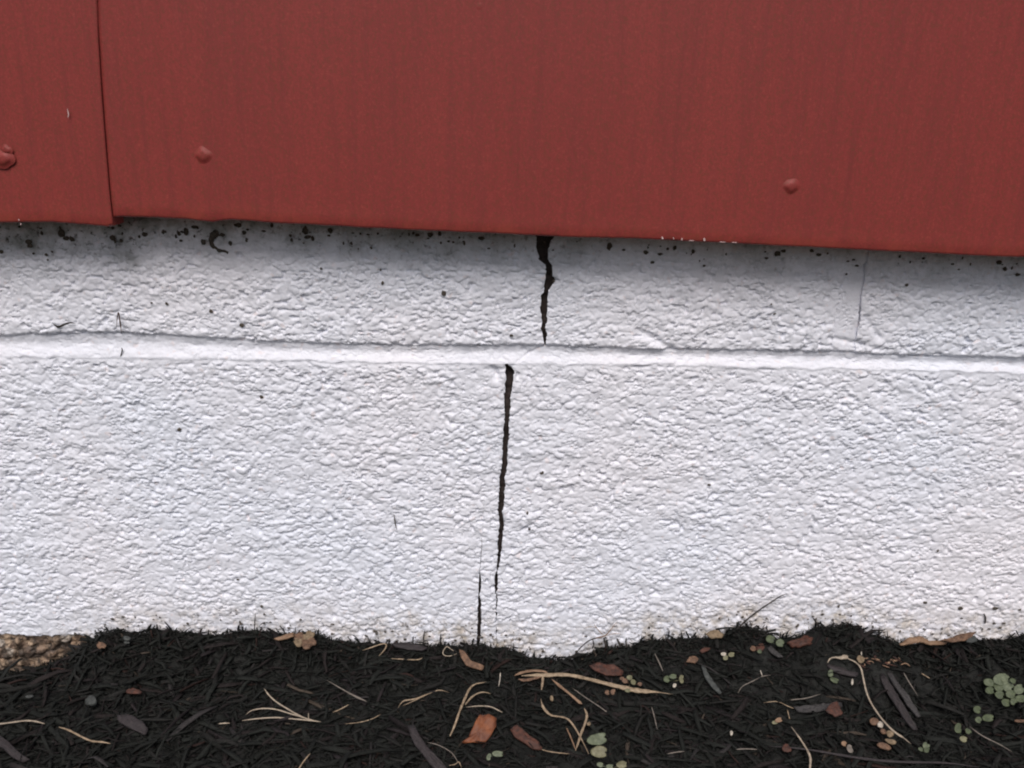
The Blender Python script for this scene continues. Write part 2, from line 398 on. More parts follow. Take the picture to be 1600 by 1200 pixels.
# lower course: left block | head joint | right block.  The gap beside the head joint is the crack.
ql = pline([(768, 573), (764, 640), (757, 760), (752, 860), (748, 905), (745, 1000), (744, 1100)])
qw = pline([(0, 573), (0, 860), (0, 905), (0, 1000)])
def wpts(pts):                      # (pixel x offset, pixel y) -> width in metres by height
    zz = np.array([onwall(780, b)[2] for a, b in pts]); ww = np.array([a for a, b in pts]) * 0.000352
    o = np.argsort(zz); return lambda z: np.interp(z, zz[o], ww[o])
gapL = wpts([(-1, 570), (-1, 790), (0.3, 800), (-0.5, 830), (0.9, 850), (0.6, 895), (4, 906), (4.5, 920), (1.5, 930), (5, 938), (6.5, 960), (6.5, 980), (6, 1000), (5, 1060)])
gapR = wpts([(3, 570), (9, 574), (13, 579), (12, 590), (10, 610), (9.5, 650), (9, 700), (8, 735), (10.5, 760), (9, 780), (8, 810), (7, 840), (6, 865), (4, 885), (3, 895), (5, 905), (5, 918), (1.5, 924), (2, 935), (0.5, 950), (0.3, 1060)])
qr = pline([(790, 573), (791, 590), (788, 620), (788, 650), (785, 700), (785, 720), (783, 735), (780, 748), (779, 775), (778, 800), (780, 820), (778, 850), (777, 870), (775, 895), (773, 905), (774, 918), (775, 940), (776, 1000), (776, 1100)])
lowL = lambda z: ql(z) + jag(z, 1, 0.0004)
lowM0 = lambda z: lowL(z) + gapL(z)
lowM1 = lambda z: qr(z) + jag(z, 2)
lowR = lambda z: qr(z) + gapR(z) * (1 + 0.25 * fbm(z * 300, z * 0 + 7, 3, 2)) + jag(z, 3)
low_v = np.linspace(0, 1, int((0.178 - ZB0) / 0.00052))
low_v = np.concatenate([np.linspace(0, 0.11, 6), np.linspace(0.11, 1, int((0.178 - ZB0) * 0.89 / 0.00052))[1:]])
soft_head = lambda X, Z: 0.85 + 0 * X
zbf = lambda x: np.full_like(x, ZB0)
BL = 0.3965; HJ = 0.010
xc0 = float(lowL(np.array([0.09]))[0])
block('block', const(xc0 - BL), lowL, zbf, zbot, low_v, rough_lip=(1, 0.12, 0, 0.25), dark=(0, 1), label='long white block left of the lower crack')
block('head_mortar', lowM0, lowM1, zbf, zbot, low_v, rough_lip=(0.1, 0.35, 0, 0.25), soft=soft_head, back=0.0001, dark=(1, 1))
xr0 = float(lowR(np.array([0.09]))[0])
block('block', lowR, const(xr0 + BL), zbf, zbot, low_v, rough_lip=(0.35, 1, 0, 0.25), dark=(1, 0), label='long white block right of the lower crack')
# upper course
cr_l = pline([(836, 366), (838, 375), (839, 390), (842, 405), (852, 413), (853, 425), (852, 440), (850, 447), (849, 458), (845, 463), (845, 480), (846, 495), (847, 505), (845, 513), (848, 522), (850, 534), (851, 545)])
cr_r = pline([(870, 366), (862, 375), (857, 390), (857, 408), (863, 415), (864, 432), (868, 439), (861, 447), (857, 455), (855, 470), (855, 490), (855, 500), (852, 512), (856, 522), (854, 533), (851.8, 545)])
ux_r = float(onwall(1350, 450)[0]); ux_l = ux_r - HJ - 0.0015 - BL - 0.006
hj_l0 = lambda z: ux_r - 0.0125 + jag(z, 5, 0.0012)
hj_r0 = lambda z: ux_r + jag(z, 6, 0.0004) + 0.0012 * sstep(0.205, 0.19, z)
thin = wpts([(-1, 360), (-1, 450), (0.3, 462), (1.6, 470), (1.6, 488), (0.3, 498), (-1, 510), (-1, 560)])
zt1 = lambda x: np.full_like(x, ZT1)
ulx = -0.2135
block('block', const(ulx), lambda z: cr_l(z) + jag(z, 8, 0.0005), ztop, zt1, up_rows, rough_lip=(0.2, 0.2, 1, 0), dark=(0, 1), label='white block left of the upper crack, under the siding')
block('block', lambda z: cr_r(z) + jag(z, 9, 0.0005), hj_l0, ztop, zt1, up_rows, rough_lip=(0.2, 0.15, 1, 0), dark=(1, 0), label='white block right of the upper crack, under the siding')
block('head_mortar', hj_l0, hj_r0, ztop, zt1, up_rows, rough_lip=(0.25, 0.5, 1, 0), soft=lambda X, Z: 0.10 + 0.5 * sstep(0.203, 0.190, Z), back=0.0002)
block('block', lambda z: hj_r0(z) + thin(z), const(ux_r + BL), ztop, zt1, up_rows, rough_lip=(0.15, 1, 1, 0))
block('block', const(ulx - HJ - BL), const(ulx - HJ), ztop, zt1, up_rows, rough_lip=(1, 0.25, 1, 0))
block('head_mortar', const(ulx - HJ), const(ulx), ztop, zt1, up_rows, rough_lip=(0.1, 0.1, 1, 0), soft=lambda X, Z: 0.85 + 0 * X, back=0.0)
bed_v = np.linspace(0, 1, 30)
block('bed_mortar', const(-0.62), const(0.62), zbot, ztop, bed_v, mode='bed')
# the wall goes on to both sides, outside the frame
def far_block(a, b, low):
    block('block', const(a), const(b), zbf if low else ztop, zbot if low else zt1, np.linspace(0, 1, 60), rough_lip=(1, 1, 0 if low else 1, 1))
def far_mortar(a, b, low):
    block('head_mortar', const(a), const(b), zbf if low else ztop, zbot if low else zt1, np.linspace(0, 1, 30), rough_lip=(0, 0, 0, 0), back=0.001)
for a0, low in ((xc0 - BL, True), (ulx - HJ - BL, False)):
    x = a0
    for k in range(3):
        far_mortar(x - HJ, x, low); far_block(x - HJ - BL, x - HJ, low); x -= HJ + BL
for a0, low in ((xr0 + BL, True), (ux_r + BL, False)):
    x = a0
    for k in range(3):
        far_mortar(x, x + HJ, low); far_block(x + HJ, x + HJ + BL, low); x += HJ + BL
block('bed_mortar', const(-1.7), const(-0.62), zbot, ztop, bed_v, mode='bed')
block('bed_mortar', const(0.62), const(1.85), zbot, ztop, bed_v, mode='bed')

def boxmesh(name, a, b, m, parent=None):
    x0, y0, z0 = a; x1, y1, z1 = b
    V = [(x0, y0, z0), (x1, y0, z0), (x1, y1, z0), (x0, y1, z0), (x0, y0, z1), (x1, y0, z1), (x1, y1, z1), (x0, y1, z1)]
    Q = [(0, 3, 2, 1), (4, 5, 6, 7), (0, 1, 5, 4), (1, 2, 6, 5), (2, 3, 7, 6), (3, 0, 4, 7)]
    return link(name, rawmesh(name, V, Q), m, parent, smooth=False)
boxmesh('block_core', (LW, 0.016, -0.3), (1.84, 0.19, ZT1 - 0.001), M_CRACK, wall)

# added dark brown backing inside the open cracks, so their shade isn't pitch black
def fill_strip(fl, fr, z0, z1, y, name):
    zz = np.linspace(z0, z1, 120); a = fl(zz) - 0.0015; b = fr(zz) + 0.0015
    cols = 5; X = a[:, None] + (b - a)[:, None] * np.linspace(0, 1, cols)[None]
    Z = np.repeat(zz[:, None], cols, 1); Y = y + 0.0030 * fbm(X * 400, Z * 260, 12, 3)
    me = rawmesh(name, np.stack([X, Y, Z], -1).reshape(-1, 3), gridquads(120, cols))
    link(name, me, M_CRACK, wall)
fill_strip(cr_l, cr_r, 0.19, 0.262, 0.0075, 'crack_backing')
fill_strip(lowM1, lowR, 0.02, 0.178, 0.0070, 'crack_backing')
fill_strip(lowL, lowM0, -0.03, 0.05, 0.0060, 'crack_backing')

# ------------------------------------------------------------------ red siding
siding = empty('siding', (0, -0.01, 0.26), 'dark red painted wooden siding boards overhanging the white block wall', 'siding')
def panel(x_left, x_right, seam_l=None, seam_r=None, yf=SY, label=None, thick=0.012):
    a = xs_list(x_left, x_right); a = a[::3] if len(a) > 60 else a
    a = np.unique(np.concatenate([a, [x_left, x_right]]))
    zb = np.interp(a, *SB) + 0.0005 * fbm(a * 90, a * 0 + 2, 8, 4) + 0.0003 * fbm(a * 700, a * 0 + 4, 9, 2)
    # at the seam both boards keep their own edge height
    if seam_r is not None: zb = np.where(a > SEAM_X - 0.0025, np.interp(SEAM_X - 0.0025, *SB), zb)
    prof = [(thick, 2.6), (thick, 0.0), (thick * 0.55, -0.0003), (0.0009, -0.0001), (0.0003, 0.0003), (0.0, 0.0011)]
    prof += [(0.0, h) for h in (0.006, 0.012, 0.02, 0.03, 0.045, 0.065, 0.09, 0.13, 0.2, 0.4, 1.0, 2.6)]
    X = []; Y = []; Z = []; E = []
    for (dy, dz) in prof:
        zz = zb + dz if dz < 2 else np.full_like(zb, 2.85)
        if dz == 2.6 : zz = np.full_like(zb, 2.85)
        xx = a.copy()
        sh = seam_shift(zz)
        t = np.clip((a - x_left) / (x_right - x_left), 0, 1)
        if seam_l is not None: xx = xx + sh * np.clip(1 - (a - x_left) / 0.1, 0, 1)
        if seam_r is not None: xx = xx + sh * np.clip(1 - (x_right - a) / 0.1, 0, 1)
        wav = 0.0005 * fbm(a * 12, zz * 6, 22, 3)
        X.append(xx); Y.append(np.full_like(a, yf) + dy + wav); Z.append(zz)
        E.append(np.clip(1 - dz / 0.008, 0, 1) if dz < 2 else 0 * a)
    # the drip-edge mask needs per-vertex values
    Ev = np.concatenate([np.broadcast_to(e, a.shape) for e in E])
    nr, nc = len(prof), len(a)
    V = np.stack([np.array(X), np.array(Y), np.array(Z)], -1).reshape(-1, 3)
    Q = gridquads(nr, nc)
    # end caps
    cl = np.arange(nr) * nc; crr = cl + nc - 1
    T = [(cl[1], cl[i], cl[i + 1]) for i in range(2, nr - 1)] + [(cl[0], cl[1], cl[nr - 1])]
    T += [(crr[1], crr[i + 1], crr[i]) for i in range(2, nr - 1)] + [(crr[0], crr[nr - 1], crr[1])]
    me = rawmesh('panel', V, Q, T)
    at = me.attributes.new('edge', 'FLOAT', 'POINT'); at.data.foreach_set('value', Ev.astype(np.float32))
    o = link('panel', me, M_RED, siding)
    for pl in me.polygons:
        if len(pl.vertices) == 3: pl.use_smooth = False
    if label: o['label'] = label
    return o
SEAM_X = float(onwall(176, 340, SY)[0])
_sp = np.array([onwall(p, q, SY) for p, q in ((150, -150), (152, 0), (161, 150), (169, 250), (173, 300), (178, 345))])[::-1]
def seam_shift(z):
    return np.interp(z, _sp[:, 2], _sp[:, 0] - SEAM_X)
PL = panel(SEAM_X - 1.22, SEAM_X - 0.0005, seam_r=True, yf=SY - 0.0004, label='red board left of the seam')
PR = panel(SEAM_X, SEAM_X + 1.22, seam_l=True, label='wide red board right of the seam')
panel(SEAM_X + 1.2215, SEAM_X + 2.3)
panel(SEAM_X - 2.2, SEAM_X - 1.2215)
boxmesh('sheathing_board', (-2.0, -0.0135, 0.33), (2.0, 0.012, 2.8), M_BOARD, siding)
boxmesh('sill_plate', (-2.0, 0.0125, ZT1 + 0.001), (2.0, 0.13, ZT1 + 0.04), M_BOARD, siding)

def nail(px, py, r, seed, parent, ysurf, double=False):
    c = onwall(px, py, ysurf); rings, seg = 7, 20; V = []
    for i in range(rings + 1):
        t = i / rings
        for k in range(seg):
            a = 2 * math.pi * k / seg
            wob = 1 + 0.22 * (vnoise(np.array(math.cos(a) * 1.3 + seed), np.array(math.sin(a) * 1.3), 3) - 0.5) * 2
            rr = r * t * float(wob) * (1.25 if t == 1 else 1)
            prof = {0: 1.0, 1: 1.0, 2: 0.97, 3: 0.9, 4: 0.74, 5: 0.45, 6: 0.12, 7: -0.25}[i]
            h = r * 0.26 * prof
            V.append((c[0] + rr * math.cos(a), ysurf - h, c[2] + rr * math.sin(a) * 0.92))
    Q = []
    for i in range(rings):
        for k in range(seg):
            Q.append((i * seg + k, i * seg + (k + 1) % seg, (i + 1) * seg + (k + 1) % seg, (i + 1) * seg + k))
    V = np.array(V); V[:seg] = V[:seg].mean(0) + (V[:seg] - V[:seg].mean(0)) * 0.01
    me = rawmesh('nail_head', V, Q)
    me.attributes.new('edge', 'FLOAT', 'POINT').data.foreach_set('value', np.full(len(V), 0.12, np.float32))
    return link('nail_head', me, M_RED, parent)
nail(318, 242, 0.0040, 1.3, PR, SY - 0.0001)
nail(1236, 291, 0.0038, 4.1, PR, SY - 0.0001)
o = nail(6, 248, 0.0042, 2.2, PL, SY - 0.0015); o['label'] = 'large lumpy nail head daubed with red paint'
nail(10, 234, 0.0022, 5.2, PL, SY - 0.0015)
nail(750, 10, 0.0042, 7.7, PR, SY + 0.0010)

# ------------------------------------------------------------------ ground
def gh(x, y, fine=True):
    """height of the mulch surface"""
    x = np.asarray(x, float); y = np.asarray(y, float)
    c = np.interp(x, GX, GC) + 0.0012 * fbm(x * 500, x * 0 + 1, 19, 3)
    base = -0.013 + 0.010 * fbm(x * 14, y * 16, 21, 3)
    wgt = sstep(-0.045, -0.002, y)
    g = c * wgt + base * (1 - wgt)
    if fine:
        g = g + (0.0050 * fbm(x * 110, y * 110, 23, 4) + 0.003 * np.abs(fbm(x * 60, y * 200, 25, 3))) * (1 - 0.6 * sstep(-0.006, 0, y))
    return g
def ground_pt(px, py, lift=0.0):
    d = ray(px, py); t0, t1 = 0.2, 1.2
    f = lambda t: (CAM + d * t)[2] - float(gh((CAM + d * t)[0], (CAM + d * t)[1])) - lift
    ts = np.linspace(t0, t1, 400); P = CAM[None] + ts[:, None] * d[None]
    lift = lift + (0.001 if lift > 0.001 else 0)
    v = P[:, 2] - gh(P[:, 0], P[:, 1]) - lift
    k = np.argmax(v < 0) if (v < 0).any() else len(ts) - 1
    p = P[k]
    if p[1] > -0.0035: p = onwall(px, py, -0.0035)
    return p
soil = boxmesh('ground', (-30, -30, -0.6), (30, 0.015, -0.06), M_LAWN); tag(soil, kind='structure')
def axis(lo, hi, flo, fhi, fs, cs):
    pts = [np.arange(flo, fhi, fs)]
    a = []; x = flo; s = fs
    while x > lo: s = min(cs, s * 1.15); x -= s; a.append(x)
    b = []; x = fhi; s = fs
    while x < hi: s = min(cs, s * 1.15); x += s; b.append(x)
    return np.concatenate([np.array(a[::-1]), pts[0], np.array(b)])
gx = axis(-2, 2, -0.33, 0.33, 0.0012, 0.03); gy = axis(-1.6, 0.004, -0.17, 0.002, 0.0012, 0.03)
gy = gy[gy < 0.006]
XX, YY = np.meshgrid(gx, gy)
ZZ = gh(XX, YY) - 0.0012
edge = sstep(-1.6, -1.2, YY); ZZ = ZZ * edge - 0.08 * (1 - edge)
me = rawmesh('mulch_bed', np.stack([XX, YY, ZZ], -1).reshape(-1, 3), gridquads(*XX.shape))
tones = np.array([[.016, .0165, .0155], [.026, .024, .022], [.02, .015, .013]])
tn = 0.7 + 0.7 * vnoise(XX * 180, YY * 180, 66).reshape(-1)
colr = np.ones((XX.size, 4), np.float32); colr[:, :3] = tones[0][None] * tn[:, None]
me.color_attributes.new('tone', 'FLOAT_COLOR', 'POINT').data.foreach_set('color', colr.ravel())
tag(link('mulch_bed', me, M_MULCH), kind='structure')

# shredded bark: splinters too many to count
def occupancy():
    top = np.full((700, 400), 9.0)
    for A in REG:
        A = np.asarray(A)
        for dx in (-1, 0, 1):
            for dy in (-2, -1, 0):
                i = np.clip(((A[:, 0] + 0.35) / 0.001).astype(int) + dx, 0, 699); j = np.clip(((A[:, 1] + 0.4) / 0.001).astype(int) + dy, 0, 399)
                np.minimum.at(top, (i, j), A[:, 2])
    return top
def shreds(n, xr, yr, lmin, lmax, name, seed, lift=0.0008, near=None, tilt=0.14, keep_off=True):
    g = np.random.default_rng(seed)
    x = g.uniform(*xr, n); y = g.uniform(*yr, n)
    if near is not None: y = -np.abs(g.normal(0, near, n)) - 0.001
    L = lmin + (lmax - lmin) * g.random(n) ** 2.2; W = L * g.uniform(0.05, 0.22, n); W = np.minimum(W, 0.0026); T = W * g.uniform(0.12, 0.4, n)
    az = g.normal(0, 0.9, n) + (g.random(n) < .35) * g.uniform(0, 3.14, n)
    el = g.normal(0, tilt, n); ro = g.normal(0, 0.6, n)
    d = np.stack([np.cos(az) * np.cos(el), np.sin(az) * np.cos(el), np.sin(el)], 1)
    s = np.stack([-np.sin(az), np.cos(az), 0 * az], 1); u = np.cross(d, s)
    s2 = s * np.cos(ro)[:, None] + u * np.sin(ro)[:, None]; u2 = np.cross(d, s2)
    c = np.stack([x, y, gh(x, y) + lift * g.uniform(-0.6, 1.4, n)], 1)
    c[:, 2] += 0.25 * np.abs(np.sin(el)) * L
    ymax = -0.0025
    # 3 stations x 4 corners, tapered and a little bent
    st = [(-0.5, 0.7, 0), (-0.15, 1.0, 1), (0.2, 0.9, 1), (0.5, 0.45, 0)]
    V = []; bend = g.normal(0, 0.08, n)
    for (t, wf, b) in st:
        mid = c + d * (L * t)[:, None] + u2 * (bend * L * b)[:, None] + s2 * (g.normal(0, 0.25, n) * W)[:, None]
        ww = (W * wf * g.uniform(0.7, 1.25, n))[:, None] / 2; tt = (T * (0.5 + 0.5 * wf))[:, None] / 2
        for a, b2 in ((-1, -1), (1, -1), (1, 1), (-1, 1)):
            V.append(mid + s2 * ww * a + u2 * tt * b2)
    V = np.stack(V, 1)                                   # n,16,3
    V[..., 1] = np.minimum(V[..., 1], ymax)
    top = occupancy() if keep_off else np.full((700, 400), 9.0)
    S = np.concatenate([V, 0.5 * (V[:, :12] + V[:, 4:])], 1)
    i = np.clip(((S[..., 0] + 0.35) / 0.001).astype(int), 0, 699); j = np.clip(((S[..., 1] + 0.4) / 0.001).astype(int), 0, 399)
    ok = ~((S[..., 2] > top[i, j] - 0.0006) & (np.abs(S[..., 0]) < 0.349)).any(1)
    V = V[ok]; n = len(V)
    fq = []
    for k in range(3):
        for j in range(4): fq.append((k * 4 + j, k * 4 + (j + 1) % 4, k * 4 + 4 + (j + 1) % 4, k * 4 + 4 + j))
    fq += [(3, 2, 1, 0), (12, 13, 14, 15)]
    Q = (np.array(fq)[None] + (np.arange(n) * 16)[:, None, None]).reshape(-1, 4)
    me = rawmesh(name, V.reshape(-1, 3), Q)
    pal = np.array([[.0165, .018, .016], [.018, .0195, .0172], [.0205, .020, .0185], [.022, .0175, .017], [.026, .021, .022], [.040, .036, .036], [.036, .020, .017], [.07, .055, .043]])
    pi = g.choice(len(pal), n, p=[.36, .30, .16, .09, .05, .02, .01, .01])
    cc = pal[pi] * 0.8 * g.uniform(0.7, 1.25, len(pi))[:, None]
    ca = np.ones((n, 16, 4), np.float32); ca[..., :3] = cc[:, None]
    me.color_attributes.new('tone', 'FLOAT_COLOR', 'POINT').data.foreach_set('color', ca.ravel())
    return link(name, me, M_MULCH, smooth=False)
# ------------------------------------------------------------------ sweeps, flat pieces, seedlings
def crom(P, m=5):
    P = np.array(P, float)
    if len(P) < 3:
        t = np.linspace(0, 1, m * 2)[:, None]; return P[0] * (1 - t) + P[1] * t
    Q = np.vstack([2 * P[0] - P[1], P, 2 * P[-1] - P[-2]]); out = []
    for i in range(1, len(Q) - 2):
        for t in np.linspace(0, 1, m, endpoint=False):
            out.append(0.5 * ((2 * Q[i]) + (-Q[i - 1] + Q[i + 1]) * t + (2 * Q[i - 1] - 5 * Q[i] + 4 * Q[i + 1] - Q[i + 2]) * t * t + (-Q[i - 1] + 3 * Q[i] - 3 * Q[i + 1] + Q[i + 2]) * t ** 3))
    out.append(P[-1]); return np.array(out)
PXM = 0.00033
REG = []                             # where litter lies: loose mulch is kept from covering it
def smooth_pts(P, k=2):
    for _ in range(k):
        P[1:-1] = 0.25 * P[:-2] + 0.5 * P[1:-1] + 0.25 * P[2:]
    return P
def sweep(name, pts, width, m, parent=None, lift=2.0, thick=0.45, where='ground', ywall=-0.004, taper=True, seg=8):
    """pts: (px, py) or (px, py, lift_mm); width in photo pixels, a number or a list along the path"""
    pp = [(p[0], p[1], p[2] if len(p) > 2 else lift) for p in pts]
    wl = [width] * len(pts) if not isinstance(width, (list, tuple)) else list(width)
    A = crom([(a, b, c, ww) for (a, b, c), ww in zip(pp, wl)], 5)
    if where == 'ground': P = np.array([ground_pt(a[0], a[1], a[2] / 1000) for a in A])
    else: P = np.array([onwall(a[0], a[1], -a[2] / 1000) for a in A])
    P = smooth_pts(P, 3)
    n = len(P); tg = np.gradient(P, axis=0); tg /= np.linalg.norm(tg, axis=1)[:, None] + 1e-12
    up = np.array([0, -0.45, 0.9]) if where == 'ground' else np.array([0, -1.0, 0.05])
    V = []
    for i in range(n):
        s = np.cross(tg[i], up); s /= np.linalg.norm(s) + 1e-12; u = np.cross(s, tg[i])
        f = 1.0
        if taper: f = min(1, 0.35 + 4.0 * i / n, 0.35 + 4.0 * (n - 1 - i) / n)
        r = max(A[i, 3], 0.5) * PXM * 0.41 * f
        r *= 1 + 0.12 * math.sin(i * 1.7 + P[0][0] * 900)
        for k in range(seg):
            a = 2 * math.pi * k / seg
            crease = 1 - 0.35 * (abs(math.sin(a)) > 0.9 and math.sin(a) > 0)      # fold along the blade
            V.append(P[i] + s * r * math.cos(a) + u * r * thick * math.sin(a) * crease)
    Q = []
    for i in range(n - 1):
        for k in range(seg): Q.append((i * seg + k, i * seg + (k + 1) % seg, (i + 1) * seg + (k + 1) % seg, (i + 1) * seg + k))
    V = list(V); b0 = len(V); V.append(P[0]); V.append(P[-1]); T = []
    for k in range(seg):
        T.append((b0, (k + 1) % seg, k)); T.append((b0 + 1, (n - 1) * seg + k, (n - 1) * seg + (k + 1) % seg))
    if where == 'ground': REG.append(P)
    return link(name, rawmesh(name, V, Q, T), m, parent, smooth=seg < 8), P
def base_of(px, py): return tuple(ground_pt(px, py, 0.0))
def straw(name, label, cat, pts, width, m, **k):
    o, P = sweep(name, pts, width, m, None, **k)
    return tag(o, label, cat)
def forked(name, label, cat, parts, m, pname='blade', **k):
    p0 = parts[0][0][0]; root = empty(name, base_of(p0[0], p0[1]), label, cat)
    for pts, wd, mm in parts: sweep(pname, pts, wd, mm or m, root, **k)
    return root
def piece(name, outline, m, parent=None, lift=2.0, th=0.0008, dome=0.0008, where='ground', rough=0.25, tilt=0.0, n=28, seed=0, curl=0.0):
    """solid leaf or chip whose outline follows the photo points, with ragged rim, a domed top and an underside"""
    O = np.array(outline, float)
    L = np.vstack([O, O[:1]]); seglen = np.linalg.norm(np.diff(L, axis=0), axis=1); cum = np.concatenate([[0], np.cumsum(seglen)])
    t = np.linspace(0, cum[-1], n, endpoint=False)
    B = np.stack([np.interp(t, cum, L[:, 0]), np.interp(t, cum, L[:, 1])], 1); c = B.mean(0)
    g = np.random.default_rng(seed + int(abs(O[0, 0])))
    size = np.linalg.norm(B - c, axis=1).mean()
    nz = g.random(n); nz = 0.55 * nz + 0.45 * np.roll(nz, 1)
    lob = np.sin(np.arange(n) / n * 2 * math.pi * 3 + g.uniform(0, 6)) * 0.07 + np.sin(np.arange(n) / n * 2 * math.pi * 2 + g.uniform(0, 6)) * 0.08
    B = c + (B - c) * (1 + (max(rough, 0.12) * (nz[:, None] - 0.5) * 0.9) + lob[:, None] * min(1, rough * 4))
    P0 = ground_pt(c[0], c[1], lift / 1000) if where == 'ground' else onwall(c[0], c[1], -lift / 1000)
    # a plane through the centre: tilted towards the viewer on the soil, flat against the wall otherwise
    if where == 'ground':
        nrm = np.array([0.15 * math.sin(seed), -0.35 - tilt, 1.0])
    else: nrm = np.array([0, -1.0, 0.1])
    nrm /= np.linalg.norm(nrm)
    def pr(q):
        d = ray(q[0], q[1]); tt = np.dot(P0 - CAM, nrm) / np.dot(d, nrm); return CAM + d * tt
    W = np.array([pr(b) for b in B]); C = pr(c); R0 = np.linalg.norm(W - C, axis=1).mean()
    rings = [1.0, 0.78, 0.5, 0.22]; V = []
    for r in rings:
        h = 0.45 * dome * (1 - r * r) + 0.35 * dome * np.sin(t[:, None] * 0 + (W[:, :1] * 700 + seed)) * r
        V.append(C + (W - C) * r + nrm * (h + curl * r * r * R0) + nrm * (g.normal(0, 0.07, n)[:, None] * R0 * (rough * 2 + 0.3)) * (r > 0.3))
    nt_ = len(rings); V.append(np.array([C + nrm * dome])); 
    V.append(C + (W - C) * 0.96 + nrm * curl * R0 - nrm * th); V.append(np.array([C + nrm * (dome * 0.6 - th)]))
    Va = np.vstack(V); Q = []; T = []
    for r in range(nt_ - 1):
        for k in range(n): Q.append((r * n + k, r * n + (k + 1) % n, (r + 1) * n + (k + 1) % n, (r + 1) * n + k))
    ct = nt_ * n; bb = ct + 1; cb = bb + n
    for k in range(n):
        T.append(((nt_ - 1) * n + k, (nt_ - 1) * n + (k + 1) % n, ct)); T.append((bb + (k + 1) % n, bb + k, cb))
        Q.append((bb + k, bb + (k + 1) % n, (k + 1) % n, k))
    me = rawmesh(name, Va, Q, T)
    if where == 'ground': REG.append(Va[:n * 2])
    return link(name, me, m, parent, smooth=name not in ('bark_strip', 'wood_splinter', 'wood_curl'))
def ell(cx, cy, rx, ry=None, ang=0, notch=False, n=16):
    ry = ry or rx; out = []
    for k in range(n):
        a = 2 * math.pi * k / n; f = 1.0
        if notch and k in (0, 1, n - 1): f = (0.55 if k == 0 else 0.88)
        x = rx * math.cos(a) * f; y = ry * math.sin(a) * f
        out.append((cx + x * math.cos(ang) - y * math.sin(ang), cy + x * math.sin(ang) + y * math.cos(ang)))
    return out
def litter(name, label, cat, outline, m, **k): return tag(piece(name, outline, m, None, **k), label, cat)
def seedling(label, root_px, leaves, m=None, lift=6.0):
    r = empty('seedling', base_of(*root_px), label, 'seedling')
    for i, lf in enumerate(leaves):
        cx, cy, rx, ry, ang = lf[:5]; mm = lf[5] if len(lf) > 5 else (m or M_GREEN)
        li = lift + (i % 3) * 1.1
        piece('leaf', ell(cx, cy, rx, ry, ang, True), mm, r, lift=li, th=0.0004, dome=0.0006, rough=0.10, n=20, seed=i * 3 + 1, tilt=0.25 + 0.2 * math.sin(i * 2.1), curl=0.12)
        sweep('stem', [(root_px[0], root_px[1], 0.5), ((root_px[0] + cx) / 2, (root_px[1] + cy) / 2 + 1, li * 0.5), (cx, cy, li - 0.5)], 1.6, mm, r, thick=0.9, taper=False, seg=6)
    return r
# ------------------------------------------------------------------ dry grass on the mulch
straw('straw', 'thin yellowish dry blade lying at the left edge of the mulch', 'dry grass', [(-25, 1133), (10, 1130), (38, 1126), (55, 1127), (70, 1131)], 3.4, M_STRAWP, lift=3.5)
straw('straw', 'bent tan dry blade with a hooked end beside the yellowish one', 'dry grass', [(92, 1136), (108, 1141), (125, 1150), (143, 1158), (158, 1159), (173, 1162)], 3.6, M_STRAW, lift=3.5)
forked('grass_tuft', 'three pale dry blades spreading from one end like a fork', 'dry grass', [
    ([(413, 1076), (420, 1086), (432, 1097), (450, 1108), (475, 1122), (502, 1128)], [3.4, 3, 3, 3, 3.5, 2], None),
    ([(384, 1117), (393, 1110), (410, 1107), (430, 1108), (450, 1114), (476, 1122)], [1.5, 2.4, 2.8, 2.8, 3, 3], None),
    ([(378, 1126), (400, 1123), (430, 1121), (455, 1123), (478, 1125), (500, 1128)], [2.5, 2.8, 3, 3, 3, 2], None),
    ([(482, 1125), (482, 1114)], 1.8, None)], M_STRAWP, lift=3.5)
straw('straw', 'short pale stub left of the forked dry blades', 'dry grass', [(341, 1131), (350, 1130), (359, 1130)], 2.6, M_STRAWP, lift=3)
straw('straw', 'straight grey-brown stem slanting across bare dark mulch', 'dry grass', [(511, 1063), (535, 1077), (555, 1088), (573, 1096)], [2, 2.4, 4.2, 3.5], M_STRAWG, lift=3.5)
straw('straw', 'short pale sliver under the slanting grey stem', 'dry grass', [(520, 1113), (530, 1109), (545, 1101)], 2.4, M_STRAW, lift=3.5)
straw('straw', 'hair-thin blade curving up, right of the forked blades', 'dry grass', [(539, 1131), (560, 1129), (580, 1124), (595, 1116)], 1.8, M_STRAW, lift=3.5)
forked('grass_tuft', 'split dry blade with a hooked left end on bare mulch', 'dry grass', [
    ([(622, 1106), (630, 1095), (645, 1093), (665, 1086), (685, 1078), (702, 1082)], [1.5, 3, 3, 2.8, 2.2, 1.2], None),
    ([(628, 1103), (638, 1099), (655, 1091), (672, 1083)], [1.2, 1.8, 2, 1.5], None)], M_STRAW, lift=4)
straw('straw', 'folded yellow blade bent like a hook at the soil line', 'dry grass', [(567, 1016), (582, 1011), (597, 1006), (604, 1007), (601, 1015), (592, 1025)], 3.0, M_STRAW, lift=3.5)
straw('straw', 'short horizontal tan blade below the hooked yellow one', 'dry grass', [(611, 1029), (630, 1030), (652, 1031), (660, 1028)], 2.6, M_STRAW, lift=3.5)
straw('straw', 'small open loop of pale grass beside the shaved wood curl', 'dry grass', [(714, 1021), (704, 1025), (694, 1024), (692, 1018), (698, 1010), (704, 1014), (709, 1017)], 2.2, M_STRAWP, lift=3.5)
